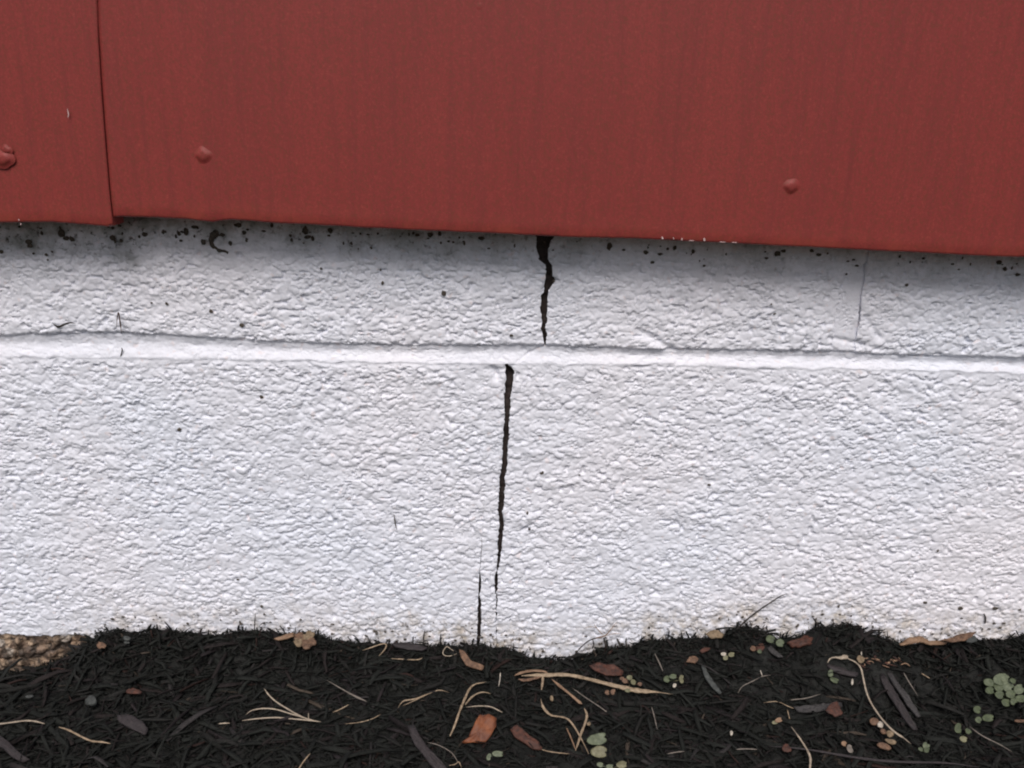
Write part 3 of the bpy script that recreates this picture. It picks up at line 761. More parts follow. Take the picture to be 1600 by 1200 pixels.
forked('grass_tuft', 'branched dry stalk standing left of the orange leaf', 'dry grass', [
    ([(703, 1150), (710, 1135), (717, 1114), (725, 1095), (733, 1077), (742, 1069), (752, 1067), (761, 1065)], [6, 5, 4.5, 5.5, 5, 3.5, 3, 1.2], None),
    ([(727, 1101), (737, 1089), (750, 1082), (760, 1082), (767, 1084)], [5, 4, 3, 2.4, 1.5], None),
    ([(728, 1105), (748, 1103), (766, 1104), (777, 1109), (785, 1113)], [2, 2.6, 2.6, 2.6, 2.6], M_STRAWP)], M_STRAW, lift=4.5)
straw('straw', 'tiny upright pale sliver above the branched dry stalk', 'dry grass', [(782, 1050), (781, 1062), (779, 1073)], [2.8, 2.4, 1.4], M_PALE, lift=4)
forked('grass_tuft', 'long broad tan blade tapering to a point from a knotted crown', 'dry grass', [
    ([(815, 1056), (832, 1055), (855, 1055), (885, 1054), (920, 1061), (955, 1070), (985, 1077), (1005, 1080), (1025, 1081), (1052, 1085)], [5, 8, 9, 8.5, 8, 9, 11, 10, 5, 1], None),
    ([(803, 1056), (812, 1052), (830, 1048), (850, 1049), (858, 1054)], [2, 6, 6, 5, 4], M_STRAWB),
    ([(810, 1061), (820, 1063), (835, 1060), (848, 1057)], [5, 7, 6, 4], M_TAN),
    ([(848, 1054), (848, 1064), (846, 1078)], [6, 5.5, 4.5], None),
    ([(862, 1061), (876, 1073), (890, 1084), (905, 1097), (909, 1100)], [6, 6.5, 5, 6.5, 5], M_STRAWB)], M_STRAW, lift=6)
straw('straw', 'kinked tan blade zigzagging down to the round green leaves', 'dry grass', [(845, 1091), (848, 1104), (858, 1116), (868, 1119), (882, 1121), (892, 1128), (905, 1148), (920, 1178)], [2, 6, 5, 3.5, 3.8, 4, 3.8, 3], M_STRAW, lift=5)
straw('straw', 'short tan blade making a V with the kinked one', 'dry grass', [(913, 1107), (917, 1116), (915, 1128), (908, 1146), (903, 1162), (899, 1173)], [5, 5.5, 5, 5, 4, 2.5], M_STRAW, lift=5)
straw('straw', 'thin red-brown stem running beneath the V of tan blades', 'dry grass', [(884, 1135), (892, 1152), (900, 1173)], 3, M_STRAWB, lift=3)
straw('straw', 'thin pale horizontal blade near the bottom, left of the round green leaves', 'dry grass', [(846, 1171), (862, 1175), (890, 1178)], 2.2, M_STRAW, lift=3)
straw('straw', 'thin dark stem slanting down from the knotted crown', 'dry grass', [(893, 1074), (915, 1090), (938, 1105), (958, 1120)], 2.4, M_STRAWG, lift=3)
forked('dried_weed', 'long curved pale stem with a swollen bulb at its top', 'dry stem', [
    ([(1322, 1028), (1336, 1034), (1345, 1043), (1349, 1060), (1354, 1082), (1363, 1102), (1380, 1126), (1398, 1144), (1412, 1153), (1424, 1163)], [4.5, 4.2, 4.2, 4, 4, 4, 4.2, 4.4, 4.8, 2], None),
    ([(1293, 1036), (1297, 1029), (1305, 1027), (1314, 1028), (1322, 1026), (1325, 1029)], [3.5, 3, 4, 8, 11, 6], None)], M_STRAWP, pname='stem', lift=6)
straw('dried_weed', 'smooth pale stem curling down to the bottom edge', 'dry stem', [(1236, 1135), (1248, 1151), (1259, 1168), (1266, 1182), (1266, 1196), (1264, 1212)], [3, 3.4, 3.8, 5, 4, 3], M_STRAWP, lift=5)
forked('grass_tuft', 'wispy branching thread of dry grass near the purple bark strip', 'dry grass', [
    ([(1193, 1098), (1208, 1096), (1218, 1097), (1228, 1102), (1240, 1107)], [1.8, 2, 2, 2, 2.8], None),
    ([(1230, 1108), (1232, 1116), (1234, 1124)], [1.8, 1.8, 1.4], None),
    ([(1218, 1096), (1240, 1093), (1260, 1091), (1283, 1084)], [1.8, 2.2, 2.2, 1.6], M_STRAWG)], M_STRAW, lift=3.5)
straw('straw', 'pale sliver cut off by the bottom edge, left of centre', 'dry grass', [(462, 1210), (470, 1196), (478, 1185), (485, 1177)], 2.6, M_STRAW, lift=3.5)
straw('straw', 'upright bit of pale fibre above the branching thread', 'dry grass', [(1188, 1047), (1191, 1056)], 2.2, M_PALE, lift=4)
straw('straw', 'very thin arched stem right of the grey wood splinter', 'dry grass', [(1153, 1083), (1160, 1072), (1175, 1065), (1190, 1057), (1204, 1055)], 2, M_STRAWG, lift=3.5)
straw('straw', 'faint thin blade below the long broad tan one', 'dry grass', [(1018, 1104), (1022, 1118), (1027, 1140)], [2.2, 2.8, 1.4], M_STRAWG, lift=3.5)
straw('straw', 'faint upright stem touching the soil line near the red leaf', 'dry grass', [(1023, 1021), (1030, 1035), (1036, 1049)], [2.5, 3, 2.2], M_STRAWG, lift=3.5)
straw('straw', 'short straight stem beside the two long bark slabs', 'dry grass', [(1412, 1051), (1420, 1065), (1434, 1087)], [2.8, 2.5, 1.2], M_STRAWG, lift=5)
straw('straw', 'small oblique pale tick right of the bark slabs', 'dry grass', [(1440, 1052), (1453, 1060)], 2.6, M_STRAW, lift=4)
straw('straw', 'greyish stalk running towards the right edge under the seedlings', 'dry grass', [(1515, 1135), (1535, 1150), (1560, 1162), (1582, 1175)], [2.6, 3, 2.2, 1.8], M_STRAWG, lift=3.5)
straw('straw', 'thin dry blade along the bottom between two seedlings', 'dry grass', [(1042, 1178), (1058, 1175), (1070, 1174)], 2.2, M_STRAWG, lift=3.5)
straw('straw', 'pale frayed fibre near the bottom, left of the smooth curling stem', 'dry grass', [(1150, 1171), (1165, 1170), (1183, 1171)], 2.6, M_STRAWG, lift=3.5)
straw('straw', 'pair-like pale scratch of straw at the bottom under the bark sliver', 'dry grass', [(668, 1160), (685, 1164), (706, 1176), (716, 1192)], 1.8, M_STRAWG, lift=3.5)
straw('straw', 'crooked wisp at the bottom edge near the pale crumpled leaf', 'dry grass', [(702, 1196), (712, 1194), (717, 1190), (721, 1199)], 2.0, M_STRAW, lift=3.5)

# ------------------------------------------------------------------ twigs leaning on the wall
straw('twig', 'black twig leaning up against the white wall, right of centre', 'twig', [(1150, 985, 9), (1165, 970, 9), (1185, 954, 7), (1205, 941, 5), (1218, 932, 4), (1232, 927, 3)], [5, 4.2, 3.5, 3, 2.4, 1.4], M_DARKTWIG, where='wall', thick=0.9)
forked('twig', 'thin forked brown twig leaning on the wall above the red leaf', 'twig', [
    ([(893, 1029, 10), (905, 1014, 9), (920, 1001, 8), (935, 996, 6), (947, 993, 5)], [2.6, 2.8, 3, 3, 2], M_DARKTWIG),
    ([(925, 998, 7), (945, 994, 6), (953, 985, 5), (964, 972, 4)], [2.8, 2.8, 2.2, 1.4], M_STRAWB),
    ([(928, 975, 3), (935, 985, 4), (944, 993, 5)], [1.5, 1.8, 1.5], M_STRAWB),
    ([(948, 993, 5), (960, 990, 4), (970, 990, 3)], [1.8, 1.6, 1.2], M_STRAWB),
    ([(912, 982, 3), (922, 979, 3), (932, 981, 4)], [1.4, 1.6, 1.2], M_OCHRE)], M_DARKTWIG, pname='branch', where='wall', thick=0.9)
straw('twig', 'long thin dark root along the bottom right edge', 'twig', [(1198, 1166), (1235, 1168), (1275, 1173), (1320, 1181), (1370, 1188), (1420, 1191), (1480, 1192), (1530, 1199)], [2.5, 3.5, 4, 5, 5.5, 5, 4, 3], M_PURPLE, lift=4, thick=0.8)
straw('twig', 'bent needle stuck upright on the wall above the left mortar joint', 'twig', [(182, 511, 3), (183, 498, 3.2), (185, 487, 3.5), (187, 500, 3.2), (190, 521, 3)], [1.3, 1.8, 2.2, 2.8, 2.6], M_RUST, where='wall', thick=0.8)
straw('twig', 'tiny dark needle on the smooth mortar joint at left', 'twig', [(190, 543, 0.2), (191, 548, 0.2), (188, 557, 0.2)], [2, 2.6, 2], M_DARKTWIG, where='wall', thick=0.8)
straw('twig', 'short dark needle stuck to the wall left of the lower crack', 'twig', [(616, 804, 1.2), (617, 815, 1.2), (620, 828, 1.2)], [2, 2.6, 1.8], M_DIRT, where='wall', thick=0.8)
straw('twig', 'curled brown fibre caught on the wall just above the left joint', 'twig', [(83, 506, 1.2), (91, 511, 1.6), (100, 507, 1.8), (110, 504, 1.6), (118, 506, 1.2)], [3, 5, 4, 3, 1.5], M_DARKTWIG, where='wall', thick=0.6)
spikes = [([(397, 990, 5), (398, 975, 4), (399, 957, 3)], 2.6, 'thin dark spike rising highest from the soil, left of the round tan flake'),
          ([(405, 978, 3), (413, 972, 2), (421, 974, 2)], 2.0, 'small black curl on the wall beside the tall spike'),
          ([(662, 1004, 5), (662, 994, 4), (664, 984, 3)], 3.4, 'stubby dark spike left of the lower crack'),
          ([(688, 1006, 5), (688, 998, 4), (689, 990, 3)], 3.4, 'short dark peg nearest the foot of the lower crack'),
          ([(1281, 982, 5), (1276, 973, 4), (1269, 964, 3)], 4.2, 'slanted dark spike on top of the right-hand mulch mound'),
          ([(1303, 978, 5), (1301, 966, 3)], 3.6, 'blunt dark spike right of the slanted one'),
          ([(1348, 986, 5), (1344, 979, 4), (1336, 973, 3)], 3.6, 'leaning dark spike on the right slope of the mound'),
          ([(1374, 996, 5), (1374, 988, 4), (1374, 980, 3)], 4.0, 'square-cut dark peg below the right slope of the mound'),
          ([(1407, 1005, 5), (1408, 997, 3)], 3.0, 'tiny dark peg beside the long brown leaf at the wall'),
          ([(1539, 975, 1), (1540, 965, 1), (1537, 958, 1)], 3.4, 'dark fleck of bark stuck on the wall above the right corner'),
          ([(925, 1014, 6), (928, 1007, 5), (926, 999, 3)], 3.4, 'ragged dark splinter beside the forked twig'),
          ([(948, 1014, 6), (945, 1002, 4), (943, 996, 3)], 5.0, 'dark splinter directly under the forked twig'),
          ([(970, 1012, 6), (966, 1002, 4), (963, 997, 3)], 5.0, 'dark splinter right of the forked twig'),
          ([(980, 1012, 6), (978, 1003, 4), (979, 996, 3)], 4.0, 'last splinter of the ragged row by the forked twig'),
          ([(820, 1026, 5), (822, 1018, 4), (826, 1013, 3)], 2.4, 'fine dark hair at the soil line right of the crack')]
for pts, wd, lb in spikes:
    straw('bark_splinter', lb, 'splinter', pts, [wd] * (len(pts) - 1) + [wd * 0.55], M_DARKTWIG, where='wall', thick=0.8)

# ------------------------------------------------------------------ leaves, chips and bark
litter('dead_leaf', 'bright orange-brown leaf, broad and smooth, in the middle of the mulch', 'leaf', [(750, 1117), (764, 1117), (776, 1122), (775, 1135), (768, 1150), (757, 1162), (740, 1161), (724, 1162), (721, 1159), (732, 1153), (738, 1140), (744, 1126)], M_ORANGE, lift=5, dome=0.0022, rough=0.0, curl=0.1, n=36, tilt=0.3)
root = empty('dried_flower', base_of(475, 1000), 'round crumpled tan flake at the soil line, left of centre', 'flower')
for i, (cx, cy, rx, ry, an) in enumerate([(468, 996, 9, 8, .2), (482, 993, 9, 7, -.4), (477, 1004, 11, 8, .1), (488, 1002, 6, 6, 0), (466, 1003, 7, 7, .5), (479, 1010, 6, 4, 0)]):
    piece('petal', ell(cx, cy, rx, ry, an), M_OCHRE if i % 3 == 1 else M_TAN, root, lift=6 + i * 0.5, dome=0.0012, rough=0.5, seed=i)
litter('wood_curl', 'shaved pale wood curl sloping down from the foot of the crack', 'wood chip', [(718, 1015), (727, 1018), (731, 1028), (740, 1034), (757, 1040), (755, 1048), (742, 1044), (728, 1040), (722, 1030)], M_TAN, lift=5, dome=0.001, rough=0.12)
litter('dead_leaf', 'rust red curled leaf under the forked twig', 'leaf', [(920, 1040), (930, 1037), (945, 1037), (960, 1041), (972, 1048), (973, 1056), (962, 1058), (948, 1056), (936, 1052), (926, 1046)], M_RUST, lift=4, dome=0.0018, rough=0.15, curl=0.1)
litter('dead_leaf', 'small orange chip shaped like a boat near the soil line', 'leaf', [(1092, 1017), (1100, 1012), (1111, 1011), (1108, 1016), (1098, 1020)], M_RUST, lift=4.5, rough=0.1)
litter('dead_leaf', 'brown lobed flake just below the boat-shaped chip', 'leaf', [(1072, 1034), (1078, 1026), (1087, 1024), (1092, 1029), (1086, 1036), (1078, 1035)], M_TAN, lift=3.5, rough=0.2)
litter('dead_leaf', 'pale yellow flake lodged between soil and wall, left of the black twig', 'leaf', [(1102, 990), (1110, 985), (1120, 984), (1131, 990), (1128, 997), (1112, 997)], M_OCHRE, lift=8, dome=0.0015, rough=0.15)
litter('dead_leaf', 'long brown leaf lying along the foot of the wall at right', 'leaf', [(1403, 1006), (1415, 998), (1430, 994), (1444, 996), (1456, 1002), (1470, 1002), (1482, 1003), (1478, 1007), (1455, 1008), (1438, 1003), (1420, 1004), (1408, 1009)], M_STRAWB, lift=9, dome=0.0012, rough=0.1, n=40)
litter('dead_leaf', 'olive brown pointed leaf overlapping the long one at the wall', 'leaf', [(1468, 1001), (1485, 997), (1500, 990), (1512, 989), (1526, 986), (1520, 996), (1508, 1001), (1490, 1003)], M_TAN, lift=12, dome=0.0015, rough=0.1, n=36)
litter('dead_leaf', 'small whitish scrap at the tip of the olive pointed leaf', 'leaf', [(1508, 1002), (1518, 994), (1525, 992), (1527, 1002), (1518, 1004)], M_STONE, lift=12, rough=0.15)
litter('bark_strip', 'largest purple-brown bark slab slanting down beside the curved stem', 'bark', [(1376, 1054), (1381, 1053), (1391, 1068), (1402, 1086), (1415, 1106), (1427, 1126), (1436, 1142), (1429, 1143), (1415, 1126), (1401, 1104), (1386, 1080), (1378, 1066)], M_PURPLE, lift=5, th=0.002, dome=0.001, rough=0.1, n=40)
litter('bark_strip', 'narrow bark slab parallel to the largest one, on its right', 'bark', [(1386, 1050), (1393, 1050), (1403, 1066), (1415, 1080), (1426, 1098), (1439, 1119), (1434, 1120), (1420, 1104), (1408, 1086), (1396, 1068)], M_GREYWOOD, lift=4.5, th=0.002, dome=0.0008, rough=0.1, n=40)
litter('bark_strip', 'horizontal purple-grey bark strip left of the curved stem', 'bark', [(1238, 1104), (1255, 1103), (1275, 1101), (1296, 1098), (1312, 1096), (1316, 1103), (1300, 1108), (1280, 1111), (1258, 1113), (1243, 1111)], M_GREYWOOD, lift=4, th=0.002, rough=0.15, n=36)
litter('dead_leaf', 'torn red-brown leaf scrap on the end of the horizontal bark strip', 'leaf', [(1290, 1110), (1296, 1100), (1308, 1096), (1312, 1104), (1318, 1116), (1306, 1119), (1296, 1115)], M_RUST, lift=5, rough=0.3)
litter('wood_splinter', 'grey weathered splinter with a dark red tip, right of centre', 'wood chip', [(1096, 1040), (1101, 1042), (1108, 1054), (1118, 1068), (1129, 1083), (1126, 1086), (1115, 1076), (1104, 1062), (1098, 1051)], M_STONE, lift=4, th=0.0015, rough=0.12, n=36)
litter('bark_strip', 'mottled purple chip alone on the dark mulch at left', 'bark', [(181, 1116), (192, 1114), (206, 1119), (222, 1127), (232, 1138), (226, 1147), (214, 1143), (200, 1136), (187, 1127)], M_PURPLE, lift=4, th=0.002, rough=0.2)
litter('bark_strip', 'dark reddish bark strip in the bottom left corner', 'bark', [(-10, 1150), (2, 1150), (15, 1160), (30, 1176), (46, 1186), (34, 1190), (18, 1182), (2, 1168), (-10, 1162)], M_PURPLE, lift=4, th=0.002, rough=0.15, n=36)
litter('bark_strip', 'dim broad bark slab at the bottom, left of the orange leaf', 'bark', [(637, 1135), (646, 1130), (655, 1148), (668, 1166), (684, 1182), (700, 1202), (682, 1204), (662, 1182), (646, 1160)], M_PURPLE, lift=3.5, th=0.002, rough=0.15, n=36)
litter('bark_strip', 'dull red bark piece between the orange leaf and the kinked blade', 'bark', [(797, 1139), (808, 1134), (822, 1144), (838, 1156), (846, 1168), (834, 1170), (818, 1160), (803, 1150)], M_RUST, lift=2.5, th=0.002, rough=0.2)
litter('bark_strip', 'dark flat strip just below the swollen bulb', 'bark', [(1288, 1037), (1300, 1038), (1320, 1045), (1342, 1052), (1340, 1058), (1318, 1053), (1298, 1047)], M_PURPLE, lift=3, th=0.002, rough=0.12)
litter('bark_strip', 'grey strip leaning at the soil line below the black twig', 'bark', [(1196, 1010), (1204, 1008), (1214, 1018), (1224, 1026), (1218, 1028), (1206, 1020)], M_GREYWOOD, lift=3, th=0.0015, rough=0.15)
litter('bark_strip', 'reddish bark lump on the left slope of the right-hand mound', 'bark', [(1232, 1004), (1245, 998), (1262, 992), (1272, 996), (1266, 1006), (1250, 1011), (1238, 1011)], M_RUST, lift=5, th=0.002, dome=0.002, rough=0.3)
litter('wood_splinter', 'flat grey-brown sliver under the wall left of the crack', 'wood chip', [(610, 1006), (625, 1003), (645, 1005), (668, 1012), (660, 1017), (636, 1014), (618, 1011)], M_PURPLE, lift=5, th=0.0015, rough=0.12)
litter('wood_splinter', 'thin tapering wood sliver left of the round crumpled flake', 'wood chip', [(427, 998), (440, 993), (458, 988), (462, 993), (448, 998), (434, 1000)], M_STRAWB, lift=5, th=0.001, rough=0.1)
litter('pebble', 'round grey-green pebble on the dark mulch at left', 'stone', ell(141, 1094, 9, 8), M_STONE, lift=3.5, dome=0.0022, th=0.003, rough=0.15)
litter('bract', 'upper of two tiny pale half discs near the left bare concrete', 'seed husk', ell(198, 997, 6, 3.4), M_STONE, lift=7, rough=0.1)
litter('bract', 'lower of two tiny pale half discs near the left bare concrete', 'seed husk', ell(198, 1003.5, 4.4, 2), M_STONE, lift=6, rough=0.1)
litter('bract', 'pink-brown crumb at the end of the bare concrete patch', 'seed husk', ell(158, 1008, 7, 5), M_TAN, lift=6, rough=0.4)
litter('bract', 'small whitish flake alone in the dark mulch, below the bare concrete', 'seed husk', ell(46, 1088, 6, 2.4, -.2), M_STONE, lift=5, rough=0.2)
husk = [((1366, 1127, 7, 5.5, .4), M_TAN, 'upper left brown husk of the little pile beside the curved stem'),
        ((1376, 1132, 5.5, 5, -.3), M_PALE, 'pale round husk at the top of the little pile'),
        ((1381, 1143, 6, 4, .2), M_TAN, 'middle left husk of the little pile'),
        ((1391, 1146, 6.5, 4.5, .5), M_OCHRE, 'middle right husk of the little pile'),
        ((1392, 1158, 9, 4, .35), M_OCHRE, 'long tan husk low in the pile'),
        ((1382, 1166, 12, 5, .3), M_TAN, 'largest and lowest husk of the pile beside the curved stem')]
for i, (e, m, lb) in enumerate(husk): litter('seed_husk', lb, 'seed husk', ell(*e), m, lift=5 + 0.6 * i, dome=0.0015, rough=0.15, seed=i)
root = empty('plant_fragment', base_of(1345, 1032), 'shredded tan clump right of the swollen bulb', 'plant litter')
for i in range(16):
    x0 = 1342 + (i * 37 % 70); y0 = 1026 + (i * 13 % 14)
    sweep('fibre', [(x0, y0), (x0 + 8 - i % 3 * 6, y0 + 3 - i % 4 * 2), (x0 + 15 - i % 5 * 4, y0 + 2 + i % 3 * 2)], 2.6, (M_STRAWB, M_TAN, M_RUST)[i % 3], root, lift=4 + i % 3)
litter('bract', 'ring-shaped tan husk touching the swollen bulb', 'seed husk', ell(1345, 1030, 6, 6), M_OCHRE, lift=7, rough=0.2)
straw('straw', 'tiny pale spur standing on the ring-shaped husk', 'dry grass', [(1346, 1024), (1346, 1018)], 2.4, M_PALE, lift=8)
litter('bract', 'pale fleck by a thin stem below the knotted crown', 'seed husk', ell(862, 1091, 2.6, 4.5, -.3), M_OCHRE, lift=5, rough=0.2)
litter('bract', 'rounded tan bud beside the V of blades', 'seed husk', ell(920, 1131, 3, 3), M_OCHRE, lift=5, rough=0.2)
litter('bract', 'pinkish white dot below the three-leaved sprout', 'seed husk', ell(1054, 1071, 3, 3.2), M_PALE, lift=5, rough=0.1)
litter('bract', 'white fleck alone in the dark mulch, right of the faint blade', 'seed husk', ell(1143, 1145, 2.5, 3.5), M_PALE, lift=4, rough=0.2)
litter('bract', 'pale bract upright beside the small green sprout under the mound', 'seed husk', ell(1332, 1065, 2, 5), M_PALE, lift=5, rough=0.1)
litter('bract', 'pink husk at the left of the tiny sprout under the black twig', 'seed husk', ell(1177, 1013, 4.5, 4.5), M_TAN, lift=6, rough=0.2)
litter('dead_leaf', 'rusty scrap beside the pink husk under the black twig', 'leaf', ell(1188, 1012, 7, 6), M_RUST, lift=4, rough=0.4)
litter('dead_leaf', 'dull red scrap on the long dark root', 'leaf', ell(1229, 1169, 8, 5.5, .3), M_RUST, lift=5, rough=0.4)
litter('dead_leaf', 'dark red sliver in the mulch, upper left area', 'leaf', ell(208, 1080, 14, 4, .1), M_RUST, lift=2, rough=0.3)
litter('dead_leaf', 'orange sliver at the far right edge below the seedlings', 'leaf', ell(1594, 1126, 9, 2.5, 0), M_TAN, lift=3, rough=0.3)

# ------------------------------------------------------------------ seedlings
seedling('largest seedling, a dozen round green leaves near the right edge', (1572, 1092), [
    (1565, 1062, 14, 10, 0, M_PALEGREEN), (1546, 1067, 11, 6, .3), (1547, 1079, 8, 6, 0), (1561, 1072, 9, 9, 0), (1575, 1073, 10, 9, .5, M_PALEGREEN), (1592, 1077, 9, 8, -.5, M_PALEGREEN),
    (1562, 1086, 8, 6, .4), (1580, 1085, 9, 7, .2), (1595, 1092, 9, 6, 0), (1572, 1098, 8, 6, .3), (1584, 1096, 6, 6, .9), (1583, 1064, 6, 4, .4)], lift=8)
seedling('single pointed green leaf left of the largest seedling', (1528, 1115), [(1527, 1109, 7, 6, .3)], lift=5)
seedling('two green leaves below the largest seedling', (1537, 1125), [(1544, 1122, 10, 6, .1), (1529, 1125, 6, 5, .6)], lift=5)
seedling('dark green leaf pair above a yellow leaf, lower right', (1503, 1150), [(1497, 1138, 6, 8, 0), (1506, 1155, 7, 5, .2, M_YGREEN), (1513, 1143, 6, 4, .8)], lift=5)
seedling('bright green sprout at the end of the long curved stem', (1445, 1174), [(1447, 1165, 6, 6, -.9, M_PALEGREEN), (1439, 1171, 5, 3, .5), (1448, 1172, 5, 4, .2)], lift=6)
seedling('two kidney-shaped pale green leaves at the bottom, right of centre', (934, 1166), [(934, 1155, 17, 9.5, -.25, M_PALEGREEN), (937, 1175, 15, 9.5, .1, M_YGREEN)], lift=7)
seedling('green leaf pair on the mound directly under the black twig', (1210, 1006), [(1204, 999, 8, 6, .3), (1219, 1005, 8, 6, .5)], lift=6)
seedling('three-leaved sprout below the tip of the long tan blade', (1052, 1064), [(1042, 1061, 5.5, 5.5, 0), (1052, 1057, 7, 4, 0), (1065, 1061, 4, 7, 0, M_YGREEN)], lift=6)
seedling('yellow-green sprout with a pale leaf, below the boat-shaped chip', (1137, 1026), [(1131, 1022, 5, 3, 0, M_PALE), (1134, 1028, 4.5, 4, 0, M_YGREEN), (1143, 1023, 5.5, 3.5, 0, M_YGREEN)], lift=6)
seedling('brownish cluster of small leaves under the rust red leaf', (984, 1068), [(984, 1059, 5, 4, 0, M_YGREEN), (977, 1064, 5, 4, 0, M_TAN), (990, 1066, 5, 4, .4, M_YGREEN), (1000, 1069, 4, 3, .2, M_TAN), (972, 1060, 4, 3, 0, M_TAN), (981, 1079, 5, 3, 0, M_YGREEN)], lift=6)
seedling('pair of pinkish round leaves under the middle of the long tan blade', (954, 1086), [(949, 1082, 4, 4, 0, M_TAN), (958, 1081, 4, 5, .3, M_TAN)], lift=6)
seedling('tiny bicoloured sprout in the open dark mulch, right of centre', (1214, 1130), [(1211, 1129, 5, 3, 0, M_YGREEN), (1217, 1125, 6, 4, -.3, M_STRAWB)], lift=5)
seedling('crumpled whitish leaf pair at the bottom, right of the orange leaf', (772, 1180), [(778, 1178, 10, 5, .1, M_PALEGREEN), (764, 1183, 4, 6, .3, M_PALEGREEN)], lift=5)
seedling('sprout cut off at the bottom edge, below the kidney-shaped leaves', (955, 1200), [(938, 1195, 6, 4, .2, M_PALEGREEN), (953, 1198, 7, 4, 0, M_PALEGREEN), (972, 1195, 9, 6, 0, M_YGREEN)], lift=5)
seedling('dim green leaves half hidden below the swollen bulb', (1303, 1068), [(1304, 1063, 8, 4, .4), (1298, 1052, 5, 6, 0)], lift=3)
seedling('dull olive sprout near the long dark root', (1322, 1168), [(1319, 1162, 5, 4, .4, M_STRAWB), (1328, 1170, 5, 7, -.4, M_STRAWG)], lift=4)
seedling('tiny green dot sprout beside the rusty scrap under the black twig', (1187, 1020), [(1187, 1018, 4, 3, 0)], lift=5)

# ------------------------------------------------------------------ dirt sitting on the wall
def blob(cx, cy, r, V, Q, T, squash=0.5, y0=0.0, el=1.0):
    c = onwall(cx, cy, y0); n = 9; b = len(V); rr = r * 0.00035
    for ring, (f, h) in enumerate(((1.0, -0.3), (0.8, 0.45), (0.4, 0.8))):
        for k in range(n):
            a = 2 * math.pi * k / n; q = f * (0.75 + 0.5 * random.random())
            V.append((c[0] + rr * q * math.cos(a) * el, y0 - rr * squash * h - 0.0004, c[2] + rr * q * math.sin(a) / el))
    V.append((c[0], y0 - rr * squash * 0.9 - 0.0004, c[2]))
    for ring in range(2):
        for k in range(n): Q.append((b + ring * n + k, b + ring * n + (k + 1) % n, b + (ring + 1) * n + (k + 1) % n, b + (ring + 1) * n + k))
    for k in range(n): T.append((b + 2 * n + k, b + 2 * n + (k + 1) % n, b + 3 * n))
straw('dirt_trail', 'dark curled hook-shaped dirt trail on the wall under the siding', 'dirt', [(342, 364, 0.3), (335, 366, 0.3), (330, 374, 0.3), (332, 384, 0.3), (340, 391, 0.3), (350, 392, 0.3), (357, 395, 0.3)], [12, 15, 11, 9, 8, 5, 7], M_DIRT, where='wall', thick=0.35, taper=False)
V, Q, T = [], [], []
spots = [(318, 378, 6), (360, 380, 4.5), (291, 362, 6), (280, 363, 5), (227, 366, 5), (218, 370, 3), (97, 365, 7), (104, 372, 5), (113, 373, 5), (82, 393, 2.5), (73, 398, 3), (75, 406, 2), (53, 396, 2.5), (66, 364, 4), (176, 372, 6), (190, 376, 4), (180, 377, 3),
         (283, 376, 3), (304, 369, 2.5), (372, 352, 6), (382, 363, 4.5), (2, 393, 5), (45, 378, 6), (48, 384, 5), (425, 352, 4), (454, 368, 3), (456, 375, 3), (477, 360, 7), (481, 370, 5), (489, 373, 4), (516, 360, 5), (514, 368, 3), (549, 380, 3), (580, 387, 2.6), (646, 364, 3),
         (652, 367, 4), (672, 367, 5), (687, 365, 4), (718, 371, 2.5), (752, 372, 5), (764, 388, 2.5), (693, 458, 5), (598, 442, 3.5), (595, 422, 2), (502, 420, 3), (952, 385, 6), (1009, 394, 4.5), (1031, 397, 4), (1019, 410, 3.5), (1054, 387, 4), (1083, 393, 4), (1100, 415, 3), (1197, 403, 3), (1215, 396, 6),
         (1224, 392, 4), (1268, 392, 4), (1279, 398, 4), (1322, 428, 2.6), (1416, 445, 3.5), (1570, 420, 4), (1590, 429, 4), (1560, 410, 5), (1108, 757, 3), (1210, 490, 2.4), (1205, 475, 2), (409, 620, 4), (280, 671, 4), (824, 801, 3), (827, 826, 3), (865, 439, 3), (799, 524, 3), (261, 474, 3), (237, 473, 2.4), (330, 486, 4), (378, 508, 4),
         (1243, 960, 3), (1500, 950, 5), (1555, 950, 5), (1445, 941, 4), (1310, 947, 3), (176, 967, 4), (118, 990, 4), (372, 905, 3), (905, 742, 2), (848, 738, 3), (846, 739, 3), (1265, 700, 2), (1465, 860, 3)]
for cx, cy, r in spots: blob(cx, cy, r * 0.8, V, Q, T, 0.15, -0.0003 if cy < 500 else -0.0004, random.uniform(0.8, 1.3))
for k in range(70):
    cx = random.uniform(-20, 1620); cy = float(np.interp(cx, [0, 176, 700, 1600], [350, 344, 363, 403])) + 4 + abs(random.gauss(0, 12))
    blob(cx, cy, random.uniform(1.0, 3.0) * (1.25 if cx < 420 else 0.8), V, Q, T, 0.35, -0.0003, random.uniform(0.7, 1.4))
for k in range(190):
    cx = random.uniform(-20, 1620); cy = float(np.interp(cx, [p[0] for p in GP], [p[1] for p in GP])) - 2 - abs(random.gauss(0, 16))
    if cx < 190 and cy > 985: continue
    blob(cx, cy, random.uniform(1.0, 2.6), V, Q, T, 0.5, -0.0006, random.uniform(0.7, 1.5))
tag(link('dirt_specks', rawmesh('dirt_specks', V, Q, T), M_DIRT), kind='stuff', label='dark mildew and dirt specks scattered over the white wall', cat='dirt')

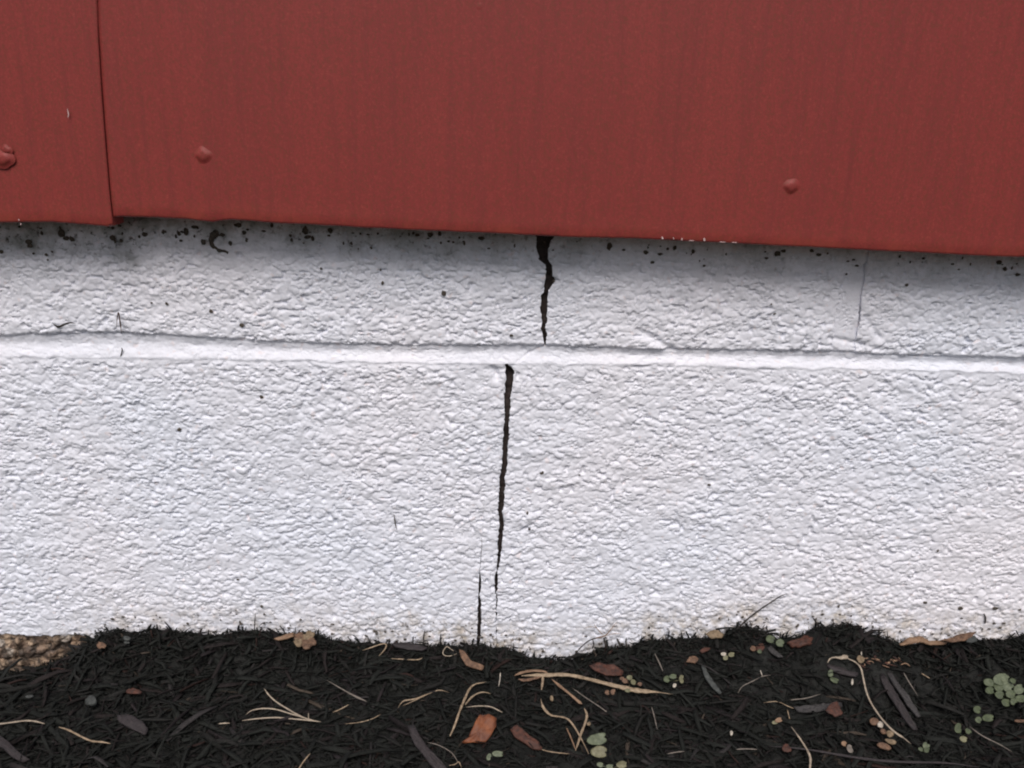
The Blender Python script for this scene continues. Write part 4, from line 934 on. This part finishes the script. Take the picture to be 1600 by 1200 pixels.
# paint nicks on the siding
for i, (pts, wd) in enumerate([([(1034, 370), (1036, 374)], 3), ([(1066, 372), (1065, 376)], 2.6), ([(1100, 372), (1101, 377)], 3.6), ([(1052, 371), (1053, 374)], 2), ([(1124, 378), (1134, 378.4)], 1.4), ([(1143, 378.6), (1152, 379)], 1.4), ([(1076, 376), (1085, 376)], 1.2)]):
    o, _ = sweep('paint_nick', [(a, b, 26.3) for a, b in pts], wd, M_CHIPW, PR, where='wall', thick=0.15)
for pts in ([(105, 170), (107, 178), (106, 184)], [(29, 342), (30, 345)], [(32, 352), (36, 346)][:1] + [(33, 349)]):
    sweep('paint_nick', [(a, b, 27.7) for a, b in pts], 1.8, M_CHIPW, PL, where='wall', thick=0.25)

# loose bark, kept off the straws, leaves and seedlings that lie on top of it
a = shreds(13000, (-0.34, 0.34), (-0.19, -0.003), 0.003, 0.022, 'mulch_splinters', 3)
tag(a, kind='stuff', label='dark wet shredded bark mulch heaped along the foot of the white wall', cat='mulch')
b = shreds(22000, (-1.0, 1.0), (-0.55, -0.003), 0.006, 0.035, 'mulch_splinters', 4)
tag(b, kind='stuff', label='coarser dark bark mulch over the rest of the planting bed', cat='mulch')
d = shreds(45000, (-0.34, 0.34), (-0.19, -0.003), 0.0008, 0.0045, 'mulch_crumbs', 8, tilt=0.5, lift=0.0015)
tag(d, kind='stuff', label='small dark bark crumbs and fibres strewn over the mulch', cat='mulch')
e = shreds(1100, (-0.34, 0.34), (-0.16, -0.01), 0.004, 0.016, 'mulch_splinters', 12, lift=0.003, keep_off=False)
tag(e, kind='stuff', label='loose dark slivers fallen across the straws and leaves', cat='mulch')
c = shreds(8000, (-0.36, 0.36), (-0.2, -0.003), 0.0015, 0.009, 'mulch_crumbs', 5, near=0.012, tilt=0.7)
tag(c, kind='stuff', label='fine black bark crumbs along the ragged soil line against the wall', cat='mulch')

GROUPS = {'dry grass': 'dry grass straws lying on the mulch', 'twig': 'twigs by the wall', 'splinter': 'dark splinters sticking up along the soil line',
          'leaf': 'dead leaves on the mulch', 'bark': 'bark pieces on the mulch', 'wood chip': 'pale wood pieces on the mulch', 'seed husk': 'seed husks on the mulch',
          'seedling': 'seedlings sprouting from the mulch', 'dry stem': 'long dried stems on the mulch'}
for o in list(COL.objects):
    if o.parent is None and o.get('category') in GROUPS: o['group'] = GROUPS[o['category']]
